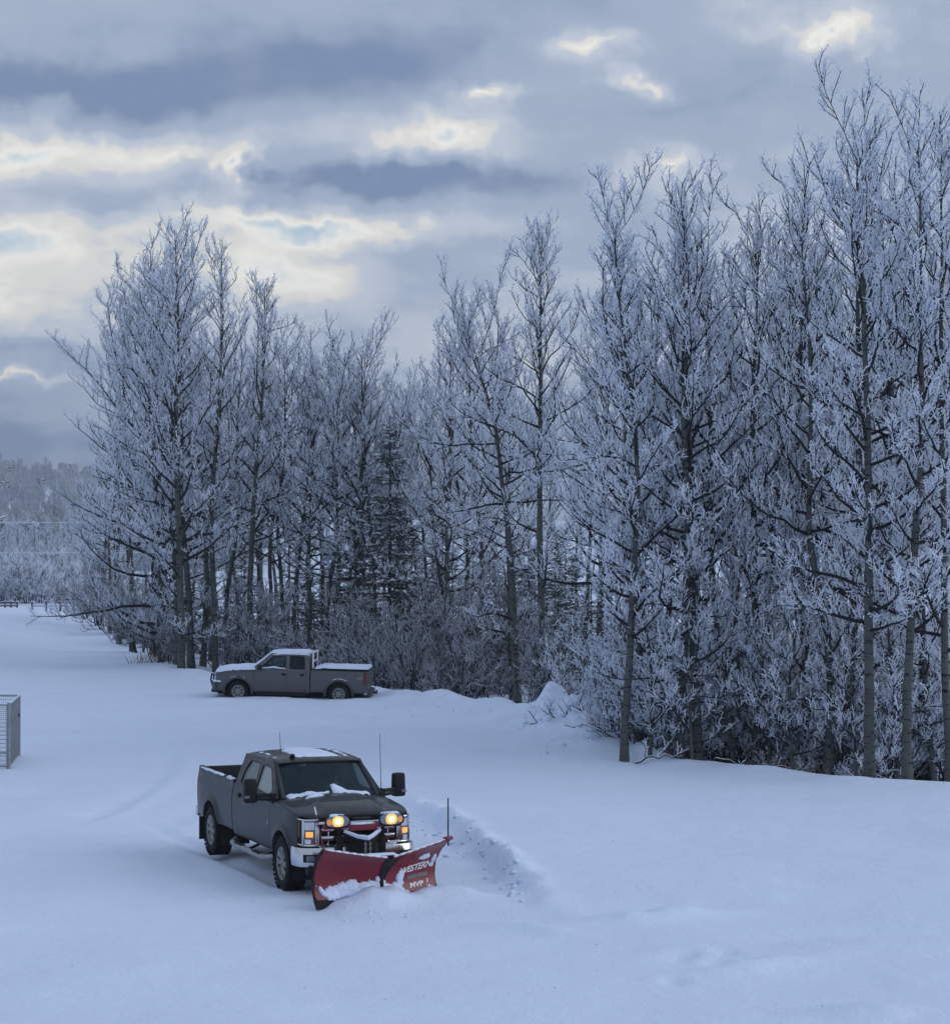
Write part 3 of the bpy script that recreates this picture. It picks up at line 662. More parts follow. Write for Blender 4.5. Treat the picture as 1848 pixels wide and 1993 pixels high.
    for px, d, top, i, lab in [(757,96,790,0,'tall dark spruce with snow on its boughs behind the parked pickup'),(690,99,960,0,'mid-sized dark spruce close beside the tall snowy spruce'),(838,93,1110,1,'broad low spruce with drooping snowy boughs behind the snow bank'),(880,91,1180,1,'small dark spruce close behind the lumpy snow bank'),(240,128,1150,1,'low dark spruce at the bend of the drive'),(268,124,1130,1,'dark young spruce beside the bend of the drive'),(800,99,1000,0,'slim dark spruce between the tall and the broad one'),(1130,74,1180,1,'small dark spruce in the shade behind the heap'),(1440,66,1250,1,'small dark spruce among the frosted bushes'),(1085,86,1090,1,'shaded spruce behind the straight bare trunk'),(600,103,1090,1,'shaded low spruce behind the pickup cab'),(940,92,1130,1,'shaded spruce close to the curving pale aspen trunk')] + [(px, d, t, 1, 'small shaded spruce standing in the dark between the aspen trunks') for px, d, t in ((840,112,1030),(880,110,1050),(920,113,1020),(960,110,1050),(1000,112,1030),(1040,109,1050),(1080,107,1040),(1120,100,1060),(1150,92,1090),(1190,88,1100),(860,128,1010),(940,127,1000),(1020,126,1010),(1100,120,1010),(580,128,1040),(640,130,1030),(700,130,1030),(470,132,1050),(400,134,1060),(340,136,1080),(300,122,1130),(350,125,1110),(400,124,1120),(450,126,1090),(500,124,1110),(550,126,1080),(610,124,1100),(660,126,1070),(700,124,1090),(760,120,1080),(820,118,1060),(330,110,1150),(370,112,1120),(420,112,1150),(465,108,1110),(520,110,1130),(560,108,1160),(640,108,1100),(720,106,1120),(860,102,1060),(910,104,1110),(980,100,1130),(1030,98,1110),(1170,80,1150),(1260,78,1170),(1340,76,1140),(1420,80,1120),(1520,76,1170),(1600,80,1140),(1690,76,1160),(1210,70,1230),(1290,68,1260),(1370,69,1240),(1450,68,1270),(1540,67,1250),(1620,68,1270),(1700,66,1260),(1770,67,1250),(1840,66,1270),(1780,80,1130),(1850,78,1150))]:
        h = (1056-top)*d/FOC+5.9
        place('spruce_tree', sp[i], CN, base_at(px, d), r.uniform(0, 6.28), h/(12, 7)[i], lab, 'tree', 'spruces in the grove')
    # frosted undergrowth
    for px, d, s in [(1205,66,.8),(1225,63.5,.8),(1245,62,.9),(1262,60.2,.8),(1295,61.5,1.1),(1338,60.6,.85),(1385,59.6,1.0),(1425,58.8,.8),(1450,60.5,1.1),(1500,58.8,.85),(1540,59.6,1.0),(1580,58.4,.75),(1622,59.4,.95),(1660,58.4,.85),(1715,57.6,1.0),(1740,56.6,.7),(1800,57.6,1.0),(1825,56.8,.85),(1870,57.5,1.1),(1360,63,1.3),(1480,63.5,1.3),(1600,63,1.3),(1720,62.5,1.4),(1830,62,1.4),(1270,65,1.2),(1150,74,.7)]:
        place('frosted_bush', bush[int(r.integers(3))], SN, base_at(px, d), r.uniform(0, 6.28), s, 'twiggy frosted bush in the undergrowth beyond the snow heap', 'bush', 'frosted bushes along the clearing edge')
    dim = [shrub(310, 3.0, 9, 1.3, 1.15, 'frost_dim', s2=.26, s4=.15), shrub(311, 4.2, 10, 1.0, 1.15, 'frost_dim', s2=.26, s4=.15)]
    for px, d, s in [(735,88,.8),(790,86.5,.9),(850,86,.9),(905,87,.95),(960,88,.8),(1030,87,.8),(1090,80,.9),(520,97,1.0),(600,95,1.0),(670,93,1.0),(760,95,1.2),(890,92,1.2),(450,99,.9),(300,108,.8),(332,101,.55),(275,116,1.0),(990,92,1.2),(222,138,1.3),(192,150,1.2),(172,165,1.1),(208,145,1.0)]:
        place('frosted_bush', dim[int(r.integers(2))], SN, base_at(px, d), r.uniform(0, 6.28), s, 'sparsely frosted bush with shade-darkened frost colour behind the snow bank and parked pickup', 'bush', 'bushes behind the snow bank')
    # deadfall at the edge of the trees
    for k, (a, b, lab) in enumerate([((1235,1496),(1330,1474),'bare dark fallen branch lying at the foot of the bowed aspen'),((1480,1500),(1600,1512),'thick frosted fallen branch lying along the clearing edge'),((1390,1495),(1500,1506),'thin fallen branch below the frosted bushes'),((1330,1330),(1440,1235),'long white frosted pole leaning through the bushes')]):
        rr = np.random.default_rng(600+k); d = 56.6 if k < 3 else 57.5; pa, pb = AT(*a, d), AT(*b, d)
        if k < 3: pa[2] = gz(pa[0], d)+.03
        P = np.stack([pa+(pb-pa)*t+np.array([0, 0, .12*math.sin(3*t+k)]) + rr.normal(0, .03, 3) for t in np.linspace(0, 1, 9)])[None]
        v, f = tubes(P, [.035], [.015], 6); o = P[0, 0].copy()
        pr = twiggery(P, rr, s2=.35, fat=1.0, l2=.22)
        e = empty('fallen_branch', tuple(o), label=lab, cat='branch', group='deadfall at the clearing edge')
        link('stem', np_mesh('stem', v-o, [f], M['twig']), e); V, fs, ms = join(pr)
        link('twigs', np_mesh('twigs', V-o, fs, [M['twig'], M['frost']], ms, smooth=False), e, kind='stuff')
    # dry grass poking out of the bank
    V = []; F = []
    for k in range(120):
        px = r.choice([r.uniform(1450, 1660), r.normal(300, 22)]); d = 56.0 if px > 1000 else 104
        x, y, z = base_at(px, d + r.normal(0, .5)); a = r.uniform(0, 6.28); L = r.uniform(.2, .6)*(1 if d < 60 else 1.6); w = .012*(1 if d < 60 else 1.6); o = len(V)
        V += [(x-w, y, z), (x+w, y, z), (x+L*.6*math.cos(a), y+L*.6*math.sin(a), z+L)]; F.append((o, o+1, o+2))
    link('dry_grass', np_mesh('dry_grass', np.array(V), [np.array(F)], plain('dry_grass', (.20, .17, .13), .9), smooth=False), label='dry grass stalks sticking out of the snow at the tree line', cat='grass', kind='stuff')
    # frosted scrub and trees beyond the far fence
    for px, d in [(-6,200),(8,212),(24,204),(40,218),(56,200),(70,215),(84,205),(98,222),(112,202),(126,216),(140,206),(154,224),(168,208),(184,220),(30,240),(80,245),(130,240),(160,250),(5,250),(55,255)]:
        place('frosted_bush', bush[int(r.integers(3))], SN, base_at(px, d), r.uniform(0, 6.28), r.uniform(.9, 1.5), 'pale frosted scrub bush beyond the far post fence', 'bush', 'scrub beyond the far fence')
    # trees beyond the far fence
    for px, d, top in [(2,205,1075),(14,230,1020),(30,215,1060),(46,240,1030),(58,208,1085),(72,250,1010),(88,225,1050),(104,210,1085),(118,245,1020),(132,215,1060),(150,232,1040),(166,212,1090),(182,240,1030),(-12,225,1030),(-30,215,1050),(200,220,1050),(225,235,1040),(38,262,1000),(98,268,990),(140,275,1000)] + [(float(r.uniform(-40, 330)), float(r.uniform(255, 430)), float(r.uniform(975, 1045))) for _ in range(46)]:
        k = int(r.integers(5)); h = max((1056-top)*d/FOC+5.9, 4.5)
        place('aspen_tree', stock[k], TN, base_at(px, d), r.uniform(0, 6.28), h/HS[k], 'small pale frosted tree beyond the far post fence', 'tree', 'trees beyond the far fence')


if FOREST: forest()

# ------------------------------------------------------------------ distant hill with its wood
def hill():
    xs = np.linspace(-900, 300, 70); ys = np.linspace(440, 1700, 50); X, Y = np.meshgrid(xs, ys)
    def hz(X, Y):
        ridge = 40*np.exp(-((X+360)/190)**2) + 16*np.exp(-((X+40)/260)**2) + 3
        return ridge*sst(440, 1250, Y) + 3*fbm(X/90, Y/90, 91, 4)*sst(440, 700, Y) - 2*(1-sst(445, 500, Y))
    Z = hz(X, Y); n, m = X.shape; i = np.arange(n*m).reshape(n, m)
    F = np.stack([i[:-1, :-1], i[:-1, 1:], i[1:, 1:], i[1:, :-1]], -1).reshape(-1, 4)
    link('hill', np_mesh('hill', np.stack([X, Y, Z], -1).reshape(-1, 3), [F], M['snow']), label='low snowy hill beyond the trees', cat='hill', kind='structure')
    r = np.random.default_rng(44); n = 1500; q = 42
    y = 430+900*r.random(n)**1.25; x = -.228*y*r.uniform(.45, 1.12, n); z = hz(x, y)*(y > 440); h = r.uniform(7, 13, n); con = r.random(n) < .10
    t = r.random((n, q))**.8; a = r.uniform(0, 6.28, (n, q)); w = np.where(con, .13, .20)[:, None]*h[:, None]*(1-t)**.6*r.uniform(.3, 1, (n, q))
    P = np.stack([x[:, None]+w*np.cos(a), y[:, None]+w*np.sin(a), z[:, None]+h[:, None]*(.06+.84*t)], -1).reshape(-1, 3)
    D = norm(np.stack([np.cos(a)*.5, np.sin(a)*.5, np.where(con[:, None], .2, 1.0)+0*t], -1).reshape(-1, 3)); k = np.repeat(h, q)
    V, F = spikes(P, D, k*r.uniform(.13, .26, len(P)), k*r.uniform(.02, .045, len(P)), r)
    mi = np.tile(np.repeat(con, q).astype(int), 6)
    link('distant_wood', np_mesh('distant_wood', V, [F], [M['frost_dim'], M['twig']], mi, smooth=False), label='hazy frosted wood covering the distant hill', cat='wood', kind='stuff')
hill()

# ------------------------------------------------------------------ far fence, wires, kennel
def far_fence():
    d = 184
    for lab, xs, rails in (('brown wooden rail fence closing the end of the drive', (-14, -2, 10.4, 22, 33.6), True), ('row of low brown posts joined by a thin snowy rail', (63, 90.5, 118, 144, 170, 196), False)):
        x0 = (xs[0]-CX)/FOC*d; e = empty('post_fence', (x0, d, gz(x0, d)), label=lab, cat='fence')
        for k, px in enumerate(xs):
            x = (px-CX)/FOC*d
            z = gz(x, d); B().box((x-x0, 0, z-e.location.z+.28), (.15, .15, 1.1+.1*(k % 2))).build('post', M['wood'], e, bevel=.015)
            B().box((x-x0, 0, z-e.location.z+.86+.05*(k % 2)), (.17, .17, .05)).build('snow_cap', M['snow_cap'], e, bevel=.015)
        x1 = (xs[-1]-CX)/FOC*d
        for zz in ((.35, .62) if rails else (.5,)):
            B().box(((x1-x0)/2, -.1, zz), (x1-x0, .05, .12 if rails else .06)).build('rail', M['wood'], e, bevel=.01)
            B().box(((x1-x0)/2, -.1, zz+(.075 if rails else .045)), (x1-x0, .06, .03)).build('rail_snow', M['snow_cap'], e)
far_fence()
def wires():
    for py, lab in ((1017, 'upper frosted overhead wire across the far wood'), (1076, 'lower frosted overhead wire across the far wood')):
        d = 170; a = AT(-700, py-26, d); b = AT(420, py+2, d); pts = []
        for t in np.linspace(0, 1, 40):
            p = a+(b-a)*t; m = AT(50, py, d)
            pts.append((p[0], p[1], m[2]+ .9*((p[0]-m[0])/30)**2*.35))
        B().tube(pts, .022, 5).build('overhead_wire', M['frost'], smooth=True, label=lab, cat='wire')
wires()
def kennel():
    A, Bp = np.array([-11.72, 55.3]), np.array([-12.22, 59.0])
    back = Bp+np.array([-3.6, -.25]); front = A+np.array([-3.6, .1])
    e = empty('chain_link_kennel', (A[0], A[1], gz(*A)), label='grey wire mesh kennel standing in the snow', cat='kennel')
    o = np.array([A[0], A[1], e.location.z])
    for k, (p, q) in enumerate(((A, Bp), (Bp, back), (A, front), (front, back))):
        p3 = np.array([*p, gz(*p)])-o; q3 = np.array([*q, gz(*q)])-o; Hh = 1.60; up = np.array([0, 0, Hh]); L = np.hypot(*(q-p))
        ins = .05*(q3-p3)/np.linalg.norm(q3-p3); p4, q4 = p3+ins, q3-ins
        fr = B()
        fr.tube([p4-[0, 0, .1], p4+up], .024, 8); fr.tube([q4-[0, 0, .1], q4+up], .024, 8); fr.tube([p4+up, q4+up], .024, 8); fr.tube([p4+[0, 0, .06], q4+[0, 0, .06]], .02, 8)
        po = fr.build('panel', M['steel'], e, smooth=True)
        w = B()
        for t in np.linspace(0, 1, int(L/.055)): w.tube([p4+(q4-p4)*t+[0, 0, .06], p4+(q4-p4)*t+up], .0035, 3, False)
        for zz in np.linspace(.1, Hh, 15): w.tube([p4+[0, 0, zz], q4+[0, 0, zz]], .006, 3, False)
        w.build('wire_mesh', M['steel'], po)
        s = B(); s.tube([p4+up+[0, 0, .03], q4+up+[0, 0, .03]], .022, 6); s.build('rail_snow', M['snow_cap'], po, smooth=True)
    for p in (A,):
        c = np.array([*p, gz(*p)])-o; B().tube([c-[0, 0, .1], c+[0, 0, 1.66]], .04, 10).build('corner_post', M['steel'], e, smooth=True)
    B().box((-.44, 3.2, 1.1), (.06, .12, .1)).build('latch', M['black'], e, bevel=.01)
kennel()
# ------------------------------------------------------------------ pickups
def tri_fill(outline, holes, fy, thick, name, mat, parent, side):
    """flat panel in (x, z) with window holes, set at y = side*fy(x,z), given a thickness inwards"""
    bm = bmesh.new()
    edges = []
    for loop in [outline]+holes:
        vs = [bm.verts.new((p[0], 0, p[1])) for p in loop]
        edges += [bm.edges.new((vs[i], vs[(i+1) % len(vs)])) for i in range(len(vs))]
    bmesh.ops.triangle_fill(bm, use_beauty=True, use_dissolve=False, edges=edges)
    ex = bmesh.ops.extrude_face_region(bm, geom=bm.faces[:])
    inner = {v for v in ex['geom'] if isinstance(v, bmesh.types.BMVert)}
    for v in bm.verts: v.co.y = side*(fy(v.co.x, v.co.z) - (thick if v in inner else 0))
    bmesh.ops.recalc_face_normals(bm, faces=bm.faces)
    me = bpy.data.meshes.new(name); bm.to_mesh(me); bm.free(); me.materials.append(mat)
    return link(name, me, parent)
def pane(loop, fy, name, mat, parent, side, inset=.02):
    b = B(); b.add([(p[0], side*(fy(*p)-inset), p[1]) for p in loop], [tuple(range(len(loop)))])
    return b.build(name, mat, parent)
def round_loop(pts, r=.05, n=4):
    """rounds the corners of a polygon"""
    out = []; m = len(pts)
    for i in range(m):
        p = Vector(pts[i]); a = Vector(pts[i-1]); c = Vector(pts[(i+1) % m])
        da = (a-p); dc = (c-p); ra = min(r, da.length*.45); rc = min(r, dc.length*.45)
        s = p+da.normalized()*ra; e = p+dc.normalized()*rc
        for k in range(n+1):
            t = k/n; q = s*(1-t)**2 + p*2*t*(1-t) + e*t*t; out.append((q.x, q.y))
    return out
def side_panel(name, xs, zb, zt, fy, side, mat, parent, rows=12, lip=.06):
    xs = list(xs); P = []
    def col(x, inn=0):
        a, b = zb(x), zt(x); c = [(x, side*(fy(x, a)-lip-inn*0), a)]
        c += [(x, side*(fy(x, a+(b-a)*k/rows)-inn), a+(b-a)*k/rows) for k in range(rows+1)]
        c += [(x, side*(fy(x, b)-lip), b-.004)]
        return c
    P.append([(p[0], side*(abs(p[1])-lip), p[2]) for p in col(xs[0])])
    for x in xs: P.append(col(x))
    P.append([(p[0], side*(abs(p[1])-lip), p[2]) for p in col(xs[-1])])
    return B().grid(P).build(name, mat, parent, smooth=True, sharp=38)
def arch_xs(a, b, cx, Rr, n=10):
    xs = list(np.linspace(a, b, n))
    if cx is not None: xs += [cx+Rr*math.cos(t) for t in np.linspace(.02, math.pi-.02, 26)] + [cx+Rr*1.001, cx-Rr*1.001]
    return sorted(x for x in set(xs) if min(a, b)-1e-6 <= x <= max(a, b)+1e-6)
def wheel(parent, x, y, side, Rt, wt, rim_r, spokes, tread=True, holes=False, alloy='alloy'):
    w = empty('wheel', (x, y, Rt)); w.parent = parent
    o = side*wt/2
    prof = [(rim_r, o*.80), (rim_r+.02, o*.98), (rim_r+.45*(Rt-rim_r), o*1.03), (Rt-.045, o*.97), (Rt-.012, o*.82), (Rt-.006, o*.4), (Rt-.006, -o*.4), (Rt-.012, -o*.82), (Rt-.045, -o*.97), (rim_r+.02, -o*.98), (rim_r-.02, -o*.7)]
    B().lathe(prof, 40).build('tyre', M['rubber'], w, smooth=True, sharp=50)
    if tread:
        t = B(); n = 34
        for k in range(n):
            for row, (yy, off) in enumerate(((-.42, 0), (-.15, .5), (.15, 0), (.42, .5))):
                a = 2*math.pi*(k+off)/n; rot = Matrix.Rotation(-a, 3, 'Y')
                t.box(rot @ Vector((Rt, 0, 0)) + Vector((0, yy*wt, 0)), (.026, wt*.22, 2*math.pi*Rt/n*.62), rot)
        t.build('tread', M['rubber'], w)
    rim = B(); rim.lathe([(rim_r+.012, o*.80), (rim_r+.006, o*.95), (rim_r-.02, o*.90), (rim_r-.03, o*.45), (rim_r-.03, -o*.6)], 32)
    rim.build('rim', M[alloy], w, smooth=True)
    sp = B()
    if holes:
        n = 8
        sp.lathe([(rim_r-.02, o*.62), (rim_r*.86, o*.74), (rim_r*.30, o*.66), (rim_r*.26, o*.82), (.001, o*.84)], 32)
        h = B()
        for k in range(n):
            a = 2*math.pi*(k+.5)/n; h.lathe([(.001, 0), (.038, 0), (.038, o*.02)], 10, (rim_r*.62*math.cos(a), o*.745, rim_r*.62*math.sin(a)))
        h.build('rim_hole', M['dark'], w)
    else:
        for k in range(spokes):
            a = 2*math.pi*k/spokes
            for da in (-.14, .14):
                p0 = Vector((rim_r*.22*math.cos(a), o*.72, rim_r*.22*math.sin(a))); p1 = Vector((rim_r*.95*math.cos(a+da), o*.80, rim_r*.95*math.sin(a+da)))
                sp.tube([p0, p0.lerp(p1, .5)+Vector((0, o*.05, 0)), p1], [.026, .022, .026], 6)
        sp.lathe([(rim_r*.30, o*.60), (rim_r*.28, o*.80), (rim_r*.18, o*.92), (.001, o*.93)], 20)
        B().lathe([(rim_r-.02, o*.30), (.001, o*.30)], 24).build('brake_disc', M['dark'], w)
    sp.build('spokes', M[alloy], w, smooth=True, sharp=45)
    return w
def loft_roof(T, q, mat):
    """T: list of (x, halfwidth, z_edge, z_crown)"""
    P = []
    for x, hw, ze, zc in T:
        row = []
        for k in range(17):
            a = math.pi*k/16; y = -math.cos(a); s = abs(math.sin(a))**.55
            row.append((x, hw*y if abs(y) < .999 else hw*y, ze+(zc-ze)*s))
        P.append(row)
    return B().grid(P).build('roof', mat, q, smooth=True, sharp=60)
def pickup(q, p, paint):
    """body of a pickup; local X forward from the front axle, Y left, Z up"""
    wb, Ra, zc = p['wb'], p['arch'], p['R']
    hwz = p['hwz']
    def fy(x, z):
        y = float(np.interp(z, [a for a, _ in hwz], [b for _, b in hwz]))
        for cx in (0, -wb):
            d = math.hypot(x-cx, z-zc); y += p['flare']*math.exp(-((d-Ra-.02)/.07)**2)*(z > zc)
        if x > .25: y -= p['nose']*((x-.25)/.7)**2
        if x < -wb-.6: y -= .05*((-wb-.6-x)/.6)**2
        return y
    def zb_f(sill, cx):
        def g(x):
            d = abs(x-cx); return max(sill, zc+math.sqrt(max(Ra*Ra-d*d, 0)) if d < Ra else 0)
        return g
    sill, belt, zh = p['sill'], p['belt'], p['hood_edge']
    for s, nm in ((-1, 'right'), (1, 'left')):
        side_panel('fender', arch_xs(p['xd0']+.004, p['xnose'], 0, Ra, 14), zb_f(sill, 0), lambda x: zh(x), fy, s, paint, q)
        for a, b in p['doors']:
            d = side_panel('door', np.linspace(b+.004, a-.004, 8), lambda x: sill, lambda x: belt, fy, s, paint, q)
            hx = b+.13
            B().box((hx, s*(fy(hx, belt-.16)+.022), belt-.16), (.17, .03, .04)).build('door_handle', M['black'], d, bevel=.01)
            B().box((hx, s*(fy(hx, belt-.16)+.003), belt-.165), (.12, .012, .09)).build('handle_recess', M['dark'], d, bevel=.004)
            if p.get('molding'):
                B().box(((a+b)/2, s*(fy((a+b)/2, p['molding'])+.008), p['molding']), (a-b-.05, .03, .05)).build('side_moulding', paint, d, bevel=.01)
        side_panel('cab_corner', np.linspace(p['xcab']+.0, p['doors'][-1][1]-.004, 4), lambda x: sill, lambda x: belt, fy, s, paint, q)
        side_panel('bed_side', arch_xs(p['xbed1'], p['xbed0'], -wb, Ra, 16), zb_f(p['bsill'], -wb), lambda x: p['rail'], fy, s, paint, q)
        B().grid([[(x, s*(fy(x, p['rail'])+o), p['rail']+z) for o, z in ((.004, -.012), (.004, .012), (-.02, .022), (-.09, .022), (-.11, .0))] for x in np.linspace(p['xbed1'], p['xbed0'], 12)]).build('bed_rail_cap', M['black'], q, smooth=True)
        # greenhouse side with window openings
        def fg(x, z, s=s): return float(np.interp(z, [belt, p['roofe']], [fy(-1.5, belt)-.012, p['hwr']]))
        tri_fill(p['gh'], [round_loop(w, .045) for w in p['win']], fg, .045, 'window_frame', paint, q, s)
        for k, w in enumerate(p['win']):
            lo = round_loop(w, .045)
            g = pane(lo, fg, 'side_window', M[p['winmat'][k]], q, s, .022)
            bb = B()
            pts = [(x, s*(fg(x, z)-.006), z) for x, z in lo]; bb.tube(pts+[pts[0]], .012, 5, False); bb.build('window_seal', M['black'], g)
        # wheel well
        for cx in (0, -wb):
            pr = [(Ra+.035, fy(cx, zc+Ra)-.06), (Ra+.035, .42), (.02, .42)]
            V = []; F = []; n = 15
            for r_, y in pr:
                for k in range(n): a = math.pi*(k/(n-1)*1.24-.12); V.append((cx+r_*math.cos(a), s*y, zc+r_*math.sin(a)))
            for i in range(2):
                for k in range(n-1): F.append((i*n+k, i*n+k+1, (i+1)*n+k+1, (i+1)*n+k))
            B().add(V, F).build('wheel_well', M['dark'], q)
    # floor, frame and axles: the dark mass underneath
    u = B(); u.box((-wb/2+.15, 0, sill+.06), (wb+1.3, 1.1, .16)); u.box((-wb/2, 0, sill-.08), (wb+1.6, .9, .14)); u.tube([(0, -.8, zc), (0, .8, zc)], .06, 8); u.tube([(-wb, -.8, zc), (-wb, .8, zc)], .07, 8)
    u.box((-wb, 0, zc), (.3, .34, .3)); u.box((-.2, 0, zc+.02), (.5, .5, .3)); u.build('underbody', M['dark'], q, bevel=.01)
    # doors and fenders are closed behind by a dark liner
    for s in (-1, 1):
        B().box(((p['xd0']+p['xcab'])/2, s*(fy(-1.5, .8)-.09), (sill+belt)/2), (p['xd0']-p['xcab']+.04, .04, belt-sill-.06)).build('inner_panel', M['dark'], q)
        B().box((-.42-.15, s*.66, belt-.28), (.26, .3, .3)).build('cowl_side', M['dark'], q)
    # bed
    bw = fy(-wb+1, p['rail'])-.07; xb0, xb1 = p['xbed0'], p['xbed1']; fl = p['rail']-.52
    b = B(); b.box(((xb0+xb1)/2, 0, fl), (xb0-xb1-.04, 2*bw, .05)); b.box((xb0-.02, 0, (fl+p['rail'])/2), (.04, 2*bw+.1, p['rail']-fl))
    for s in (-1, 1): b.box(((xb0+xb1)/2, s*(bw-.0), (fl+p['rail'])/2), (xb0-xb1-.02, .03, p['rail']-fl-.01)); b.box((-wb, s*(bw-.12), fl+.14), (1.0, .22, .25))
    b.build('bed_liner', M['black'], q)
    B().box((xb1-.0, 0, (p['bsill']+.1+p['rail'])/2), (.09, 2*bw-.02, p['rail']-p['bsill']-.1)).build('tailgate', paint, q, bevel=.02)
    for s in (-1, 1):
        zz = p['rail']-.26
        B().grid([[(xb1+.14, s*(fy(xb1+.14, z)+.004), z), (xb1+.03, s*(fy(xb1+.03, z)+.006), z), (xb1-.012, s*(fy(xb1, z)-.03), z), (xb1-.02, s*(fy(xb1, z)-.2), z)] for z in np.linspace(zz-.24, zz+.22, 6)]).build('tail_lamp', M['tail'], q, smooth=True)
    B().box((xb1-.09, 0, p['bsill']+.02), (.16, 1.86, .2)).build('rear_bumper', M[p['rbump']], q, bevel=.04)
    # windscreen, rear window
    def ws(t, v):   # t across -1..1, v up 0..1
        xb, xt, yb, yt, zb_, zt_ = p['ws']; c = 1-t*t
        return (xb+(xt-xb)*v + .10*c - .06, (yb+(yt-yb)*v)*t, zb_+(zt_-zb_)*v + .02*c)
    g = B().grid([[ws(t, v) for t in np.linspace(-1, 1, 13)] for v in np.linspace(0, 1, 7)]).build('windscreen', M['glass'], q, smooth=True)
    bd = B(); bd.tube([ws(t, 0) for t in np.linspace(-1, 1, 9)], .022, 6); bd.tube([ws(t, 1) for t in np.linspace(-1, 1, 9)], .03, 6)
    bd.build('windscreen_border', M['black'], g, smooth=True)
    for s in (-1, 1):
        a = B(); a.tube([(x*1.0-.012, y*1.005+s*.012, z) for x, y, z in [ws(s*1.0, v) for v in np.linspace(-.03, 1.03, 6)]], .045, 8); a.build('pillar', paint, q, smooth=True)
    xr, zr0, zr1 = p['rw']
    bk = B(); hw0 = fy(-1.5, belt)-.05
    bk.box((p['xcab']+.03, 0, (fl+zr0)/2), (.05, 2*hw0, zr0-fl)); bk.box((xr+.02, 0, zr1+.02), (.05, 2*p['hwr']-.06, .12))
    for s in (-1, 1): bk.box((xr+.02, s*(p['hwr']-.09), (zr0+zr1)/2), (.05, .24, zr1-zr0+.06))
    bk.build('cab_back', paint, q)
    B().box((xr+.02, 0, (zr0+zr1)/2), (.012, 2*p['hwr']-.22, zr1-zr0)).build('rear_window', M[p['rwmat']], q)
    loft_roof(p['roof'], q, paint)
    # cabin
    B().box((p['ws'][0]-.28, 0, belt-.12), (.42, 1.45, .2)).build('dashboard', M['black'], q, bevel=.05)
    B().box(((p['xd0']+p['xcab'])/2, 0, sill+.17), (p['xd0']-p['xcab'], 1.6, .05)).build('cab_floor', M['dark'], q)
    for x, ys in p['seats']:
        for y in ys:
            s_ = B(); s_.box((x, y, sill+.40), (.5, .52, .2)); s_.box((x-.28, y, sill+.78), (.16, .5, .72), Matrix.Rotation(-.18, 3, 'Y')); s_.box((x-.37, y, sill+1.20), (.09, .22, .14), Matrix.Rotation(-.18, 3, 'Y'))
            s_.build('seat', M['seat'], q, bevel=.03)
    sw = B(); cxs = p['ws'][0]-.58; n = 20
    sw.tube([(cxs+.08*math.sin(2*math.pi*k/n), .40+.19*math.cos(2*math.pi*k/n), belt-.06+.18*math.sin(2*math.pi*k/n)) for k in range(n+1)], .016, 6, False)
    sw.tube([(cxs, .22, belt-.06), (cxs, .58, belt-.06)], .02, 6); sw.tube([(cxs, .4, belt-.06), (cxs+.25, .4, belt-.14)], .03, 6)
    sw.build('steering_wheel', M['black'], q, smooth=True)
    return fy
def snow_pad(name, q, outline, zf, h=.035, seed=1, n=18, cat=None):
    """thin lumpy snow lying on a surface: outline (x, y) polygon, zf height of the surface"""
    P = np.array(outline, float); lo, hi = P.min(0), P.max(0); r = np.random.default_rng(seed)
    xs = np.linspace(lo[0]-.02, hi[0]+.02, n); ys = np.linspace(lo[1]-.02, hi[1]+.02, n); X, Y = np.meshgrid(xs, ys, indexing='ij')
    D = np.full(X.shape, 1e9); ins = np.zeros(X.shape, bool)
    for i in range(len(P)):
        a, b = P[i-1], P[i]; d = b-a; t = np.clip(((X-a[0])*d[0]+(Y-a[1])*d[1])/max(d@d, 1e-9), 0, 1)
        D = np.minimum(D, np.hypot(X-a[0]-t*d[0], Y-a[1]-t*d[1]))
        c = ((a[1] > Y) != (b[1] > Y)) & (X < (b[0]-a[0])*(Y-a[1])/(b[1]-a[1]+1e-12)+a[0]); ins ^= c
    sd_ = np.where(ins, D, -D) + .03*fbm(X/.12, Y/.12, seed, 3)
    th = h*np.clip(sd_/.05, -1, 1.0)*(1+.35*fbm(X/.2, Y/.2, seed+5, 3)*(sd_ > 0))
    th = np.where(th < 0, -.012, np.sqrt(np.clip(th/h, 0, 2))*h)
    V = [(X[i, j], Y[i, j], zf(X[i, j], Y[i, j])+th[i, j]) for i in range(n) for j in range(n)]
    F = [(i*n+j, (i+1)*n+j, (i+1)*n+j+1, i*n+j+1) for i in range(n-1) for j in range(n-1) if max(th[i, j], th[i+1, j], th[i, j+1], th[i+1, j+1]) > 0]
    return B().add(V, F).build(name, M['snow_cap'], q, smooth=True, sharp=80)

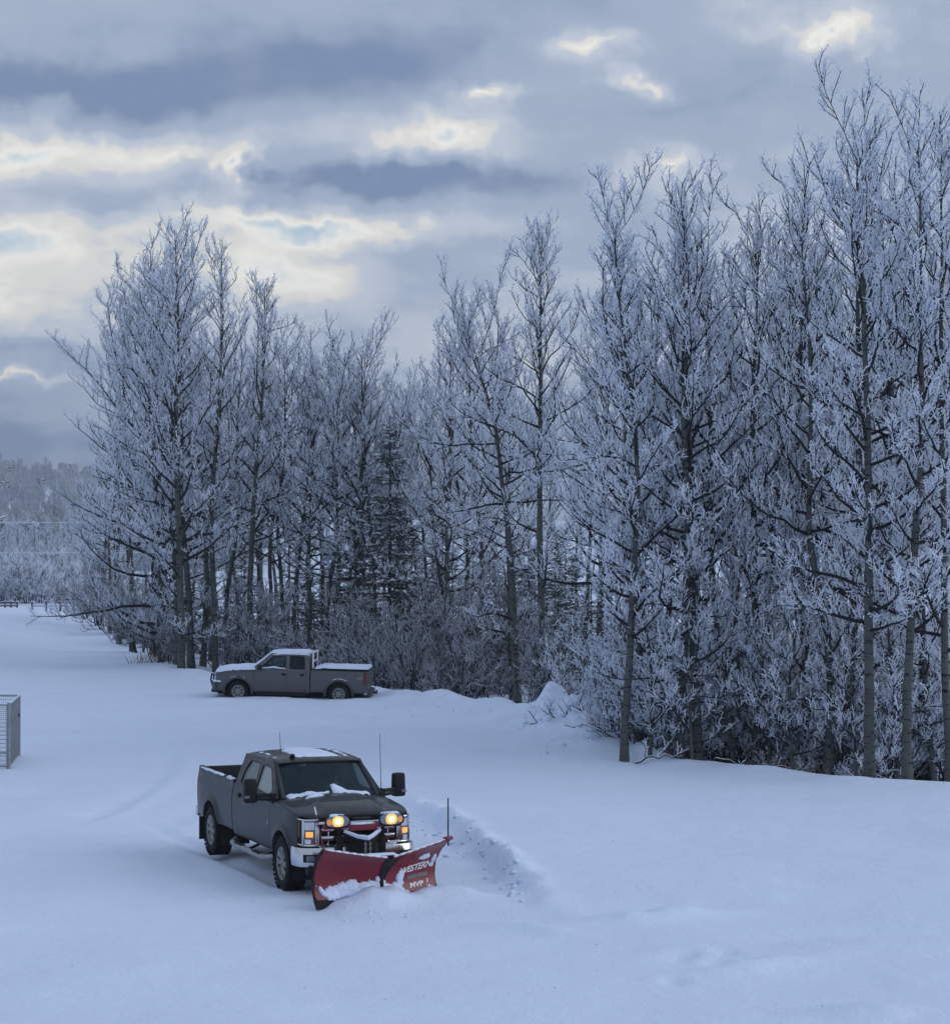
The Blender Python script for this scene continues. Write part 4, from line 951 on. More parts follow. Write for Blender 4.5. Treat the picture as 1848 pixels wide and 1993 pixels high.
# ---- the plow truck
def plow_truck():
    q = empty('pickup_truck', (TR_P[0], TR_P[1], gz(*TR_P)-.03), TR_A-math.pi/2, label='charcoal crew cab pickup truck carrying a red snow plow', cat='truck')
    paint = M['paint']
    zh = lambda x: float(np.interp(x, [-.8, -.2, .3, .66, .9], [1.40, 1.375, 1.335, 1.285, 1.25]))
    p = dict(wb=4.47, arch=.535, R=.445, sill=.56, bsill=.62, belt=1.43, rail=1.475, flare=.045, nose=.15, hood_edge=zh,
        hwz=[(.5, .93), (.62, .965), (.80, .985), (1.0, .99), (1.22, .985), (1.34, .965), (1.50, .94)], xd0=-.74, xnose=.66, doors=[(-.74, -1.83), (-1.83, -2.76)], xcab=-3.05, xbed0=-3.09, xbed1=-5.70, roofe=1.95, hwr=.76,
        gh=[(-.52, 1.43), (-1.20, 1.95), (-2.95, 1.96), (-3.04, 1.43)],
        win=[[(-.84, 1.39), (-.84, 1.53), (-1.27, 1.86), (-1.77, 1.88), (-1.77, 1.47), (-1.25, 1.45)], [(-1.90, 1.47), (-1.90, 1.88), (-2.52, 1.88), (-2.70, 1.70), (-2.74, 1.47)]], winmat=['glass_side', 'glass_side'],
        rbump='chrome', ws=(-.42, -1.15, .80, .72, 1.42, 1.93), rw=(-2.96, 1.50, 1.84), rwmat='glass',
        roof=[(-1.13, .735, 1.925, 1.965), (-1.22, .757, 1.945, 2.00), (-1.45, .768, 1.955, 2.035), (-2.0, .77, 1.96, 2.05), (-2.6, .765, 1.955, 2.045), (-2.85, .75, 1.94, 2.01), (-2.95, .73, 1.90, 1.95)],
        seats=[(-1.55, (-.4, .4)), (-2.45, (-.4, .4))])
    p['win'][0][0] = (-.88, 1.455)
    fy = pickup(q, p, paint)
    # bonnet with a raised centre
    def hz(x, y):
        e = zh(x); a = abs(y); return e + .03 + .055*(1-(a/.9)**2) + .03*(1-float(sst(.44, .56, a)))*float(sst(.9, .5, x)) - .02*float(sst(.70, .9, x)) - .55*max(0, x-.86)
    xs = np.linspace(-.46, .91, 22); ys = np.linspace(-1, 1, 33)
    P = []
    for x in xs:
        w = fy(x, zh(x))-.012 - .10*max(0, (x-.62)/.3)**2
        P.append([(x - .05*(abs(t)**3)*(x > .8), t*w, hz(x, t*w) if abs(t) < .98 else zh(x)+.004) for t in ys])
    P.append([(a+.01, b, c-.07) for a, b, c in P[-1]])
    B().grid(P).build('bonnet', paint, q, smooth=True, sharp=50)
    e0 = P[-2]; B().grid([[(a+.012+o, b*.985, c+dz) for a, b, c in e0[2:-2]] for o, dz in ((.0, -.10), (.018, -.05), (.012, .005), (-.03, .022))]).build('bonnet_deflector', M['black'], q, smooth=True)
    B().box((-.50, 0, 1.40), (.18, 1.55, .05)).build('cowl', M['black'], q, bevel=.01)
    for s in (-1, 1):
        wv = B(); wv.tube([(-.42, s*.62, 1.445), (-.50, s*.10, 1.475)], .012, 5); wv.tube([(-.40, s*.35, 1.44), (-.44, s*.36, 1.46)], .015, 5); wv.build('wiper', M['black'], q)
    # front end
    f = B(); f.box((.82, 0, 1.0), (.08, 1.30, .48)); f.box((.66, 0, .98), (.3, 1.82, .5)); f.build('grille_backing', M['dark'], q)
    su = B(); lo = [(.905, y, z) for y, z in round_loop([(-.66, .82), (.66, .82), (.70, 1.18), (-.70, 1.18)], .06)]
    su.tube(lo+[lo[0]], .028, 6, False); gr = su.build('grille', M['chrome'], q, smooth=True)
    for z in (.935, 1.075):
        B().box((.915, 0, z), (.05, 1.24, .085)).build('grille_bar', M['chrome'], gr, bevel=.02)
    m = B()
    for y in np.linspace(-.6, .6, 25): m.box((.885, y, 1.0), (.02, .012, .34))
    for z in np.linspace(.84, 1.16, 7): m.box((.885, 0, z), (.02, 1.26, .010))
    m.build('grille_mesh', M['black'], gr)
    for s in (-1, 1):
        c = B(); lo = [(.925, s*y, z) for y, z in round_loop([(.50, .84), (.69, .84), (.71, 1.17), (.50, 1.17)], .03)]
        c.tube(lo+[lo[0]], .016, 6, False); c.build('grille_clamp', M['chrome'], gr, smooth=True)
        B().box((.90, s*.60, 1.0), (.02, .16, .28)).build('grille_inset', M['dark'], gr)
        # headlamp wrapping the corner
        def hl(t, z, off=0):      # t 0 inner front .. 1 outer side
            a = t*math.pi*.5; xx = .52+ (.385+off)*math.cos(a)**.55; yy = .665+(.245+off)*math.sin(a)**.6
            return (xx-.10*(z-1.0)*.3, s*yy, z)
        zz = np.linspace(.835, 1.235, 7)
        h = B().grid([[hl(t, z) for t in np.linspace(0, 1, 12)] for z in zz]).build('headlamp', M['lampgrey'], q, smooth=True)
        fr = B(); lp = [hl(t, .835, .012) for t in np.linspace(0, 1, 10)] + [hl(1, z, .012) for z in zz[1:]] + [hl(t, 1.235, .012) for t in np.linspace(1, 0, 10)] + [hl(0, z, .012) for z in zz[::-1]]
        fr.tube(lp, .016, 6, False); fr.build('lamp_frame', M['chrome'], h, smooth=True)
        fr = B(); fr.tube([hl(.56, z, .016) for z in np.linspace(.84, 1.23, 5)], .022, 6); fr.build('lamp_bracket', M['chrome'], h, smooth=True)
        for z0, z1, mm in ((.86, .93, 'lens'), (1.08, 1.20, 'lens')):
            B().grid([[hl(t, z, .010) for t in np.linspace(.06, .5, 6)] for z in np.linspace(z0, z1, 3)]).build('lamp_unit', M['chrome'], h, smooth=True)
        B().grid([[hl(t, z, .016) for t in np.linspace(.10, .42, 6)] for z in np.linspace(.965, 1.05, 3)]).build('turn_signal', M['amber'], h, smooth=True)
        B().grid([[hl(t, z, .012) for t in np.linspace(.84, 1, 4)] for z in np.linspace(.95, 1.2, 3)]).build('side_marker', M['amber_off'], h, smooth=True)
    # bumper
    def bump_pt(t, z, off=0):
        a = abs(t); T = [0, .5, .68, .80, .88, .94, 1.0]
        x = float(np.interp(a, T, [1.03, 1.0, .955, .88, .79, .68, .56])); y = float(np.interp(a, T, [0, .62, .82, .94, .985, 1.0, 1.0]))
        k = .02*math.sin((z-.5)/.3*math.pi)
        return (x+(off+k)*(1 if a < .85 else .3), math.copysign(y+(off+k)*(0 if a < .6 else .8), t), z)
    bp = B().grid([[bump_pt(t, z) for t in np.linspace(-1, 1, 31)] for z in np.linspace(.50, .80, 7)])
    bp.grid([[bump_pt(t, .80, o) for t in np.linspace(-1, 1, 31)] for o in (0, -.06, -.12)])
    bp.grid([[bump_pt(t, .50, o) for t in np.linspace(-1, 1, 31)] for o in (0, -.10)])
    bo = bp.build('front_bumper', M['chrome'], q, smooth=True, sharp=50)
    for s in (-1, 1):
        B().grid([[bump_pt(s*t, z, .006) for t in np.linspace(.56, .76, 6)] for z in np.linspace(.575, .70, 3)]).build('fog_recess', M['dark'], bo)
        B().grid([[bump_pt(s*t, z, .010) for t in np.linspace(.60, .71, 5)] for z in np.linspace(.595, .68, 3)]).build('fog_lamp', M['lampgrey'], bo)
    B().box((.90, 0, .44), (.2, 1.7, .14)).build('air_dam', M['black'], q, bevel=.02)
    # mirrors on their arms
    for s in (-1, 1):
        h = B(); h.box((-.80, s*1.30, 1.55), (.17, .23, .40), taper=.93); mo = h.build('mirror', M['black'], q, bevel=.05)
        a = B(); a.tube([(-.66, s*.93, 1.47), (-.74, s*1.2, 1.48)], .035, 6); a.tube([(-.66, s*.93, 1.40), (-.74, s*1.2, 1.42)], .03, 6); a.box((-.66, s*.95, 1.43), (.18, .07, .16)); a.build('mirror_arm', M['black'], mo, smooth=True)
        B().box((-.715, s*1.375, 1.45), (.02, .08, .045)).build('mirror_lamp', M['lampgrey'], mo, bevel=.008)
        B().box((-.894, s*1.30, 1.56), (.01, .17, .30)).build('mirror_glass', M['chrome'], mo)
    # step bars, flaps, hitch, antennas
    for s in (-1, 1):
        st = B(); st.tube([(-.66, s*.93, .47), (-.80, s*1.03, .43), (-1.2, s*1.05, .42), (-2.6, s*1.05, .42), (-2.86, s*1.03, .43), (-3.0, s*.93, .47)], [.04, .05, .05, .05, .05, .04], 10)
        so = st.build('step_bar', M['steel'], q, smooth=True)
        for x in (-1.25, -2.35): B().box((x, s*1.05, .468), (.45, .09, .015)).build('step_pad', M['black'], so)
        for x in (-.95, -1.9, -2.75): B().tube([(x, s*1.03, .42), (x, s*.7, .56)], .025, 6).build('step_bracket', M['black'], so)
        B().box((-5.02, s*.90, .42), (.02, .34, .42)).build('mud_flap', M['black'], q)
        for k in range(5): B().box((-.78, s*1.004, 1.02+.0*k), (.02, .008, .05+.02*(k == 0))).build('fender_vent', M['chrome'], q) if k == 0 else None
    B().box((-5.98, 0, .5), (.3, .08, .08)).build('hitch', M['black'], q, bevel=.01)
    B().tube([(-.36, .84, 1.39), (-.46, .85, 2.45)], [.007, .004], 6).build('whip_antenna', M['black'], q)
    B().tube([(-1.30, -.42, 2.03), (-1.32, -.42, 2.07)], [.05, .035], 10).build('roof_beacon', M['black'], q, smooth=True)
    B().tube([(-2.4, -.3, 2.03), (-2.45, -.3, 2.35)], [.006, .004], 5).build('roof_antenna', M['black'], q)
    # tools in the bed
    B().tube([(-3.3, -.5, 1.40), (-3.7, .55, 1.36)], .022, 6).build('bed_pole', M['steel'], q)
    for x in (0, -4.47):
        for s in (-1, 1): wheel(q, x, s*.86, s, .445, .30, .262, 8)
    # snow left lying on it
    roofz = lambda x, y: float(np.interp(-x, [1.13, 1.22, 1.45, 2.0, 2.6, 2.95], [1.965, 2.0, 2.035, 2.05, 2.045, 1.95])) - .075*(abs(y)/.77)**3.4
    snow_pad('snow_patch', q, [(-1.40, -.40), (-1.34, .05), (-1.36, .42), (-1.75, .40), (-2.55, .30), (-2.75, -.1), (-2.3, -.30), (-1.7, -.33)], roofz, .022, 3, 24)
    snow_pad('snow_patch', q, [(-1.33, .50), (-1.38, .64), (-2.3, .63), (-2.7, .55), (-1.9, .54)], roofz, .022, 4)
    snow_pad('snow_patch', q, [(-1.35, -.62), (-1.40, -.70), (-1.60, -.70), (-1.55, -.63)], roofz, .03, 5)
    snow_pad('snow_patch', q, [(-1.85, -.62), (-1.9, -.70), (-2.8, -.68), (-2.7, -.61)], roofz, .02, 6)
    def wz(x, y):
        v = (-.42+.04-.10*(y/.8)**2-x)/.73; return max(hz(max(x, -.46), y), 1.43+.51*v+.01) if x < -.40 else hz(x, y)
    snow_pad('snow_patch', q, [(-.42, -.74), (-.40, -.10), (-.50, -.04), (-.54, -.70)], wz, .035, 7)
    snow_pad('snow_patch', q, [(-.40, .02), (-.40, .62), (-.50, .66), (-.53, .25), (-.64, .10), (-.60, .0)], wz, .035, 8)
    snow_pad('snow_patch', q, [(-.20, -.52), (-.14, -.40), (-.22, -.22), (-.28, -.34)], lambda x, y: hz(x, y), .03, 9)
    snow_pad('snow_patch', q, [(-3.15, -.90), (-3.15, -.99), (-3.5, -.99), (-3.55, -.91)], lambda x, y: 1.50, .05, 10)
    snow_pad('snow_patch', q, [(-3.8, -.90), (-3.8, -.97), (-5.4, -.96), (-5.4, -.91)], lambda x, y: 1.50, .02, 11)
    snow_pad('snow_patch', q, [(-3.2, .88), (-3.2, .99), (-5.6, .96), (-5.6, .89)], lambda x, y: 1.50, .02, 12)
    return q
plow_truck()

def driver():
    """seated driver, one skinned body"""
    o = TW(-1.60, .40); zb_ = gz(*TR_P)-.03
    J = {'pelvis': (0, 0, .98), 'spine': (-.06, 0, 1.18), 'chest': (-.09, 0, 1.38), 'neck': (-.06, 0, 1.53), 'head': (-.02, 0, 1.64), 'crown': (-.02, 0, 1.74)}
    V = list(J.values()); rad = [.17, .16, .18, .06, .095, .07]; E = [(0, 1), (1, 2), (2, 3), (3, 4), (4, 5)]
    def chain(root, pts, rs):
        k = root
        for p_, r_ in zip(pts, rs): V.append(p_); rad.append(r_); E.append((k, len(V)-1)); k = len(V)-1
        return k
    for s in (-1, 1):
        w = chain(2, [(-.07, s*.20, 1.43), (.14, s*.27, 1.22), (.42, s*.17, 1.36), (.49, s*.15, 1.39)], [.075, .058, .042, .038])
        for k in range(4): chain(w, [(.545, s*(.12+.022*k), 1.415-.008*k), (.565, s*(.115+.022*k), 1.385-.008*k), (.545, s*(.115+.022*k), 1.365-.008*k)], [.010, .009, .008])
        chain(w, [(.51, s*.11, 1.40), (.545, s*.10, 1.385)], [.012, .010])
        chain(0, [(.10, s*.11, .98), (.50, s*.14, 1.04), (.72, s*.12, .74), (.86, s*.12, .71)], [.11, .075, .055, .05])
    me = bpy.data.meshes.new('person'); me.from_pydata(V, E, []); me.materials.append(M['jacket']); me.materials.append(M['skin'])
    ob = link('person', me); ob.modifiers.new('skin', 'SKIN'); ob.modifiers.new('sub', 'SUBSURF').levels = 1
    for i, r_ in enumerate(rad): me.skin_vertices[0].data[i].radius = (r_, r_)
    me.skin_vertices[0].data[0].use_root = True
    dg = bpy.context.evaluated_depsgraph_get(); ev = ob.evaluated_get(dg); m2 = bpy.data.meshes.new_from_object(ev)
    bpy.data.objects.remove(ob)
    m2.materials.clear(); m2.materials.append(M['jacket']); m2.materials.append(M['skin'])
    for f in m2.polygons:
        c = f.center; f.use_smooth = True; f.material_index = 1 if (c.z > 1.52 or c.x > .46 and c.z > 1.3) else 0
    b = link('person', m2, label='driver in an olive jacket holding the steering wheel inside the plow truck', cat='person')
    b.location = (o[0], o[1], zb_); b.rotation_euler = (0, 0, TR_A-math.pi/2)
    hc = B(); hc.lathe([(.001, .12), (.06, .105), (.10, .06), (.112, 0), (.10, -.015)], 18)
    cap = hc.build('cap', M['hairdark'], b, smooth=True); cap.rotation_euler = (R(90), 0, 0); cap.location = (-.02, 0, 1.675)
    for v in cap.data.vertices: v.co.y, v.co.z = v.co.y, v.co.z
    for s in (-1, 1):
        B().lathe([(.001, .0), (.012, -.004)], 8).build('eye', M['hairdark'], b).location = (.082, s*.035, 1.648)
        B().lathe([(.001, s*.02), (.03, s*.008), (.025, 0)], 10).build('ear', M['skin'], b, smooth=True).location = (-.02, s*.095, 1.635)
    B().add([(.07, -.015, 1.61), (.07, .015, 1.61), (.105, 0, 1.612), (.078, 0, 1.65)], [(0, 1, 2), (1, 3, 2), (3, 0, 2), (0, 3, 1)]).build('nose', M['skin'], b)
driver()

# ---- the plow
def text_mesh(body, size, shear=0, spacing=1.0, bold=0.0):
    c = bpy.data.curves.new('lettering', 'FONT'); c.body = body; c.size = size; c.align_x = 'CENTER'; c.align_y = 'CENTER'; c.shear = shear; c.space_character = spacing; c.offset = bold; c.resolution_u = 3
    o = bpy.data.objects.new('lettering', c); COL.objects.link(o)
    dg = bpy.context.evaluated_depsgraph_get(); me = bpy.data.meshes.new_from_object(o.evaluated_get(dg)); bpy.data.objects.remove(o)
    return me
def plow():
    LZ = 1.225
    root = empty('snow_plow', (TR_P[0], TR_P[1], gz(*TR_P)-.02), TR_A-math.pi/2, label='red two-winged snow plow blade with lit headlamps mounted on the charcoal truck', cat='snow plow')
    prof_z = [0, .06, .14, .26, .40, .55, .70, .84, .94, 1.0]; prof_n = [.13, .085, .045, .010, 0, .015, .065, .145, .235, .315]
    def surf(inner, outer, u, v, off=0.0, FL=.0):
        """point of a wing: u 0 hinge .. 1 outer end, v 0 bottom .. 1 top, off in front of the face"""
        d = outer-inner; L = math.hypot(*d); t = d/L; nrm = np.array([-t[1], t[0]])
        if nrm[0] < 0: nrm = -nrm
        H = .69 + .21*u**1.15; sc = .85+.30*u
        n_ = float(np.interp(v, prof_z, prof_n))*sc*1.05
        dn = (float(np.interp(v+.02, prof_z, prof_n))-float(np.interp(v-.02, prof_z, prof_n)))*sc*1.05/(.04*H)
        k = 1/math.sqrt(1+dn*dn); fl = FL*max(0, u-.55)*v**2          # ends flare out at the top
        p = inner + t*L*u*(1+fl) + nrm*(n_+off*k)
        return np.array([p[0], p[1], .03+H*v - off*dn*k])
    us = np.linspace(0.015, 1, 22); vs = np.linspace(0, 1, 20)
    wings = []
    for inner, outer, nm in ((PL_H, PL_R, 'R'), (PL_H, PL_L, 'L')):
        f = lambda u, v, off=0.0, a=inner, b=outer, FL=(.0 if nm == 'R' else .12): surf(a, b, u, v, off, FL)
        w = B().grid([[f(u, .10+.90*v) for v in vs] for u in us]); w.grid([[f(u, .10+.90*v, -.012) for v in vs] for u in us])
        w.grid([[f(us[-1], .10+.90*v, o) for v in vs] for o in (0, -.012)]); w.grid([[f(u, 1, o) for u in us] for o in (0, -.012)])
        wo = w.build('wing', M['red'], root, smooth=True, sharp=50); wings.append((wo, f))
        c = B().grid([[f(u, v, .004) for v in (-.03, .05, .115)] for u in us]); c.grid([[f(u, v, -.014) for v in (-.03, .05, .115)] for u in us]); c.grid([[f(us[-1], v, o) for v in (-.03, .05, .115)] for o in (.004, -.014)]); c.build('cutting_edge', M['dark'], wo)
        ends = B().tube([f(1.0, v, -.03) for v in np.linspace(-.01, .99, 12)], .032, 6); ends.build('end_rib', M['black'], wo, smooth=True)
        for u in (.2, .5, .8):
            rb = B(); rb.grid([[f(u, v, o) for v in np.linspace(.08, .74, 9)] for o in (-.014, -.11)]); rb.build('rib', M['black'], wo)
        tp = B().tube([f(u, 1.0, -.012) for u in us], .018, 6); tp.build('top_edge', M['red'], wo, smooth=True)
        sn = B().tube([f(u, 1.0, -.010)+np.array([0, 0, .018]) for u in np.linspace(.03, .97, 30)], [float(.014+.006*math.sin(i*1.7)) for i in range(30)], 7); sn.build('edge_snow', M['snow_cap'], wo, smooth=True)
        # snow stuck on the face: lumpy sheet whose thickness follows ragged noise
        n, m = 130, 64; U = np.linspace(.01, .98, n); V_ = np.linspace(.06, .80, m); UU, VV = np.meshgrid(U, V_, indexing='ij')
        if nm == 'R': cover = .50 - .12*UU + .08*(UU < .35)*(.35-UU)/.35; low = .10+.22*sst(.80, 1.0, UU)
        else: cover = .56 - .95*UU*(UU < .5) - .48*(UU >= .5); low = UU*0
        sig = (cover - VV)/.10 + .9*fbm(UU*7, VV*4, 7 if nm == 'R' else 17, 5) + .35*fbm(UU*40, VV*26, 9, 2)
        if nm == 'R': sig = np.minimum(sig, (VV-low)/.08+.9*fbm(UU*8+3, VV*5, 27, 3))
        else:
            sm = .9-(((UU-.36)/.09)**2+((VV-.46)/.17)**2); sm2 = .6-(((UU-.93)/.05)**2+((VV-.60)/.14)**2); sm3 = .85-(((UU-.30)/.09)**2+((VV-.22)/.16)**2); sm4 = .5-(((UU-.72)/.16)**2+((VV-.74)/.06)**2)
            sig = np.maximum.reduce([sig, sm+.6*fbm(UU*9, VV*7, 19, 3), sm2+.7*fbm(UU*9, VV*7, 29, 3), sm3+.8*fbm(UU*9, VV*9, 33, 3), sm4+.9*fbm(UU*12, VV*9, 35, 3)])
        th = np.where(sig > 0, .006+.030*np.sqrt(np.clip(sig, 0, 2))*(1+.35*fbm(UU*11, VV*8, 47, 3)), -.006)
        P = [f(UU[i, j], VV[i, j], th[i, j]) for i in range(n) for j in range(m)]
        F = [(i*m+j, (i+1)*m+j, (i+1)*m+j+1, i*m+j+1) for i in range(n-1) for j in range(m-1) if max(sig[i, j], sig[i+1, j], sig[i, j+1], sig[i+1, j+1]) > 0]
        B().add(P, F).build('stuck_snow', M['snow_cap'], wo, smooth=True, sharp=80)
    # hinge column and rubber gusset between the wings
    hb = B(); hb.tube([(PL_H[0]+.03, PL_H[1], .02), (PL_H[0]+.0, PL_H[1], .70)], .04, 10); hb.tube([(PL_H[0]+.05, PL_H[1], .05), (PL_H[0]+.05, PL_H[1], .14)], .075, 10); hb.box((PL_H[0]+.06, PL_H[1], .10), (.12, .20, .08)); hb.build('hinge', M['black'], root, smooth=True)
    (wr, fr), (wl, fl) = wings
    g = B(); g.grid([[fr(.015+.02*k, v, .012) for v in np.linspace(.35, 1.0, 8)] for k in (1, 0)] + [[fl(.015+a*v*v, v, .012) for v in np.linspace(.35, 1.0, 8)] for a in (.05, .22)]); g.build('gusset', M['black'], root, smooth=True)
    top = [(PL_H[0]+.26, PL_H[1]-.13, .83), (PL_H[0]+.22, PL_H[1]+.26, .84), (PL_H[0]-.10, PL_H[1]+.24, .85), (PL_H[0]-.10, PL_H[1]-.26, .85)]
    B().box((PL_H[0]-.02, PL_H[1]+.02, .735), (.28, .55, .03)).build('centre_shield', M['black'], root, bevel=.01)
    snow_pad('shield_snow', root, [(PL_H[0]+.10, PL_H[1]-.22), (PL_H[0]+.10, PL_H[1]+.26), (PL_H[0]-.14, PL_H[1]+.26), (PL_H[0]-.14, PL_H[1]-.22)], lambda x, y: .75, .02, 13)
    # lettering on the left wing
    def decal(me, name, u0, v0, mat, flip=True):
        L = math.hypot(*(PL_L-PL_H)); H = .92
        for vtx in me.vertices: p = fl(u0+vtx.co.x/L, v0+vtx.co.y/H, .0055); vtx.co = p
        me.materials.clear(); me.materials.append(mat); o = link(name, me, wl); return o
    def wide(me, k):
        for v in me.vertices: v.co.x *= k
        return me
    decal(text_mesh('WESTERN', .165, .12, .86, .004), 'lettering', .62, .56, M['white'])
    decal(wide(text_mesh('MVP', .115, .12, 1.02, .0045), 1.3), 'lettering', .64, .22, M['white']); decal(text_mesh('3', .095, .2, 1.0, .002), 'lettering', .845, .25, M['white'])
    for k, (u0, w) in enumerate(((.58, .17), (.77, .19))):
        b = B().grid([[fl(u0-w/2+w*a, v, .0052) for v in np.linspace(.35, .43, 5)] for a in np.linspace(0, 1, 6)]); b.build('decal_strip', M['greydecal'], wl)
    # blade guides
    a = fr(.99, 1.0, -.01); B().tube([a-[0, 0, .10], a+np.array([-.10, -.14, .66])], [.011, .007], 6).build('guide_stick', M['red'], wr)
    B().tube([a+np.array([-.082, -.115, .545]), a+np.array([-.101, -.141, .665])], .011, 6).build('guide_tip', M['white'], wr)
    a = fl(.93, 1.0, -.01); B().tube([a-[0, 0, .10], a+[.0, 0, .66]], [.013, .011], 6).build('guide_stick', M['black'], wl)
    B().box(tuple(a+[0, 0, .02]), (.10, .14, .05), Matrix.Rotation(.5, 3, 'Z')).build('guide_clamp', M['red'], wl, bevel=.01)
    # A-frame, headgear, lift arm, chain
    fm = B()
    for s in (-1, 1):
        fm.tube([(1.02, s*.42, .42), (PL_H[0]-.05, PL_H[1]+s*.06, .30)], .05, 8); fm.box((1.07, s*.36, .66), (.10, .09, .62)); fm.tube([(1.07, s*.36, .92), (1.10, s*.36, 1.14)], .035, 6)
        w = (wr, wl)[s > 0]; f = (fr, fl)[s > 0]; fm.tube([(1.12, s*.30, .34), f(.62, .34, -.07)], .035, 8)
    fm.tube([(1.07, -.42, .40), (1.07, .42, .40)], .055, 8); fm.tube([(1.07, -.36, .90), (1.07, .36, .90)], .045, 8); fm.box((1.10, 0, .72), (.18, .44, .36))
    fm.build('mount_frame', M['black'], root, bevel=.006)
    la = B(); la.tube([(1.12, -.30, 1.02), (1.26, -.12, .945), (1.40, 0, .93), (1.26, .12, .945), (1.12, .30, 1.02)], .040, 8); lo = la.build('lift_arm', M['black'], root, smooth=True)
    ls = B(); ls.tube([(1.13, -.30, 1.055), (1.27, -.12, .98), (1.41, 0, .965), (1.27, .12, .98), (1.13, .30, 1.055)], [.03, .036, .04, .036, .03], 8); ls.build('arm_snow', M['snow_cap'], lo, smooth=True)
    ch = B()
    for y in (-.035, .045):
        for k in range(7): ch.tube([(1.40+(.012 if k % 2 else 0)*math.cos(t), y+(.0 if k % 2 else .014)*math.cos(t)+(.012 if k % 2 else 0)*math.cos(t)*0, .88-k*.040+.028*math.sin(t)) for t in np.linspace(0, 2*math.pi, 9)], .008, 5, False)
    ch.build('lift_chain', M['steel'], root)
    # light bar with two lit headlamps
    lb = B(); lb.box((1.13, 0, 1.135), (.07, 1.30, .07)); lb.box((1.15, 0, 1.11), (.05, .44, .10)); bar = lb.build('light_bar', M['red'], root, bevel=.012)
    B().box((1.12, 0, 1.24), (.08, .30, .05)).build('control_box', M['black'], bar, bevel=.01)
    snow_pad('bar_snow', bar, [(1.10, -.24), (1.10, .24), (1.17, .24), (1.18, 0), (1.17, -.24)], lambda x, y: 1.175, .03, 15)
    for s in (-1, 1):
        y0 = .475 if s > 0 else -.43
        def el(c, rx, ry, x0, dome=0, n=22, k=4):
            P = []
            for j in range(k+1):
                t = j/k; P.append([(x0+dome*(1-t*t), c[0]+rx*t*math.copysign(abs(math.cos(a))**.75, math.cos(a)), c[1]+ry*t*math.copysign(abs(math.sin(a))**.75, math.sin(a))) for a in np.linspace(0, 2*math.pi, n)])
            return P
        hs = B(); hs.grid([[(1.06+.04*k*0, y0+.13*math.cos(a), LZ+.07*math.sin(a)) for a in np.linspace(0, 2*math.pi, 20)]] + [[(x, y0+rx*math.copysign(abs(math.cos(a))**.7, math.cos(a)), LZ+ry*math.copysign(abs(math.sin(a))**.7, math.sin(a))) for a in np.linspace(0, 2*math.pi, 20)] for x, rx, ry in ((1.02, .10, .06), (1.06, .16, .09), (1.16, .21, .105), (1.21, .21, .105))])
        ho = hs.build('plow_headlamp', M['black'], root, smooth=True)
        B().grid(el((y0, LZ), .192, .090, 1.195, .004)).build('reflector', M['chrome'], ho, smooth=True)
        c = s*.03 if s > 0 else .0
        yy = y0 - .005*s
        B().grid(el((yy, LZ), .095, .084, 1.204, .012)).build('lit_reflector', M['lamp'], ho, smooth=True)
        B().grid(el((yy, LZ), .048, .046, 1.218, .01)).build('bulb', M['lamp_hot'], ho, smooth=True)
        B().grid(el((y0+s*.140, LZ-.01), .040, .045, 1.202, .008)).build('turn_signal', M['amber'], ho, smooth=True)
        B().grid(el((y0, LZ), .202, .098, 1.206, .035)).build('lens', M['lens'], ho, smooth=True)
        B().tube([(1.13, y0, 1.15), (1.10, y0, 1.19)], .03, 8).build('lamp_stalk', M['black'], ho)
        snow_pad('lamp_snow', ho, [(1.10, y0-.14), (1.10, y0+.14), (1.215, y0+.13), (1.215, y0-.13)], lambda x, y: LZ+.10-.6*max(0, abs(y-y0)-.10)**1.3, .018, 16+s)
plow()

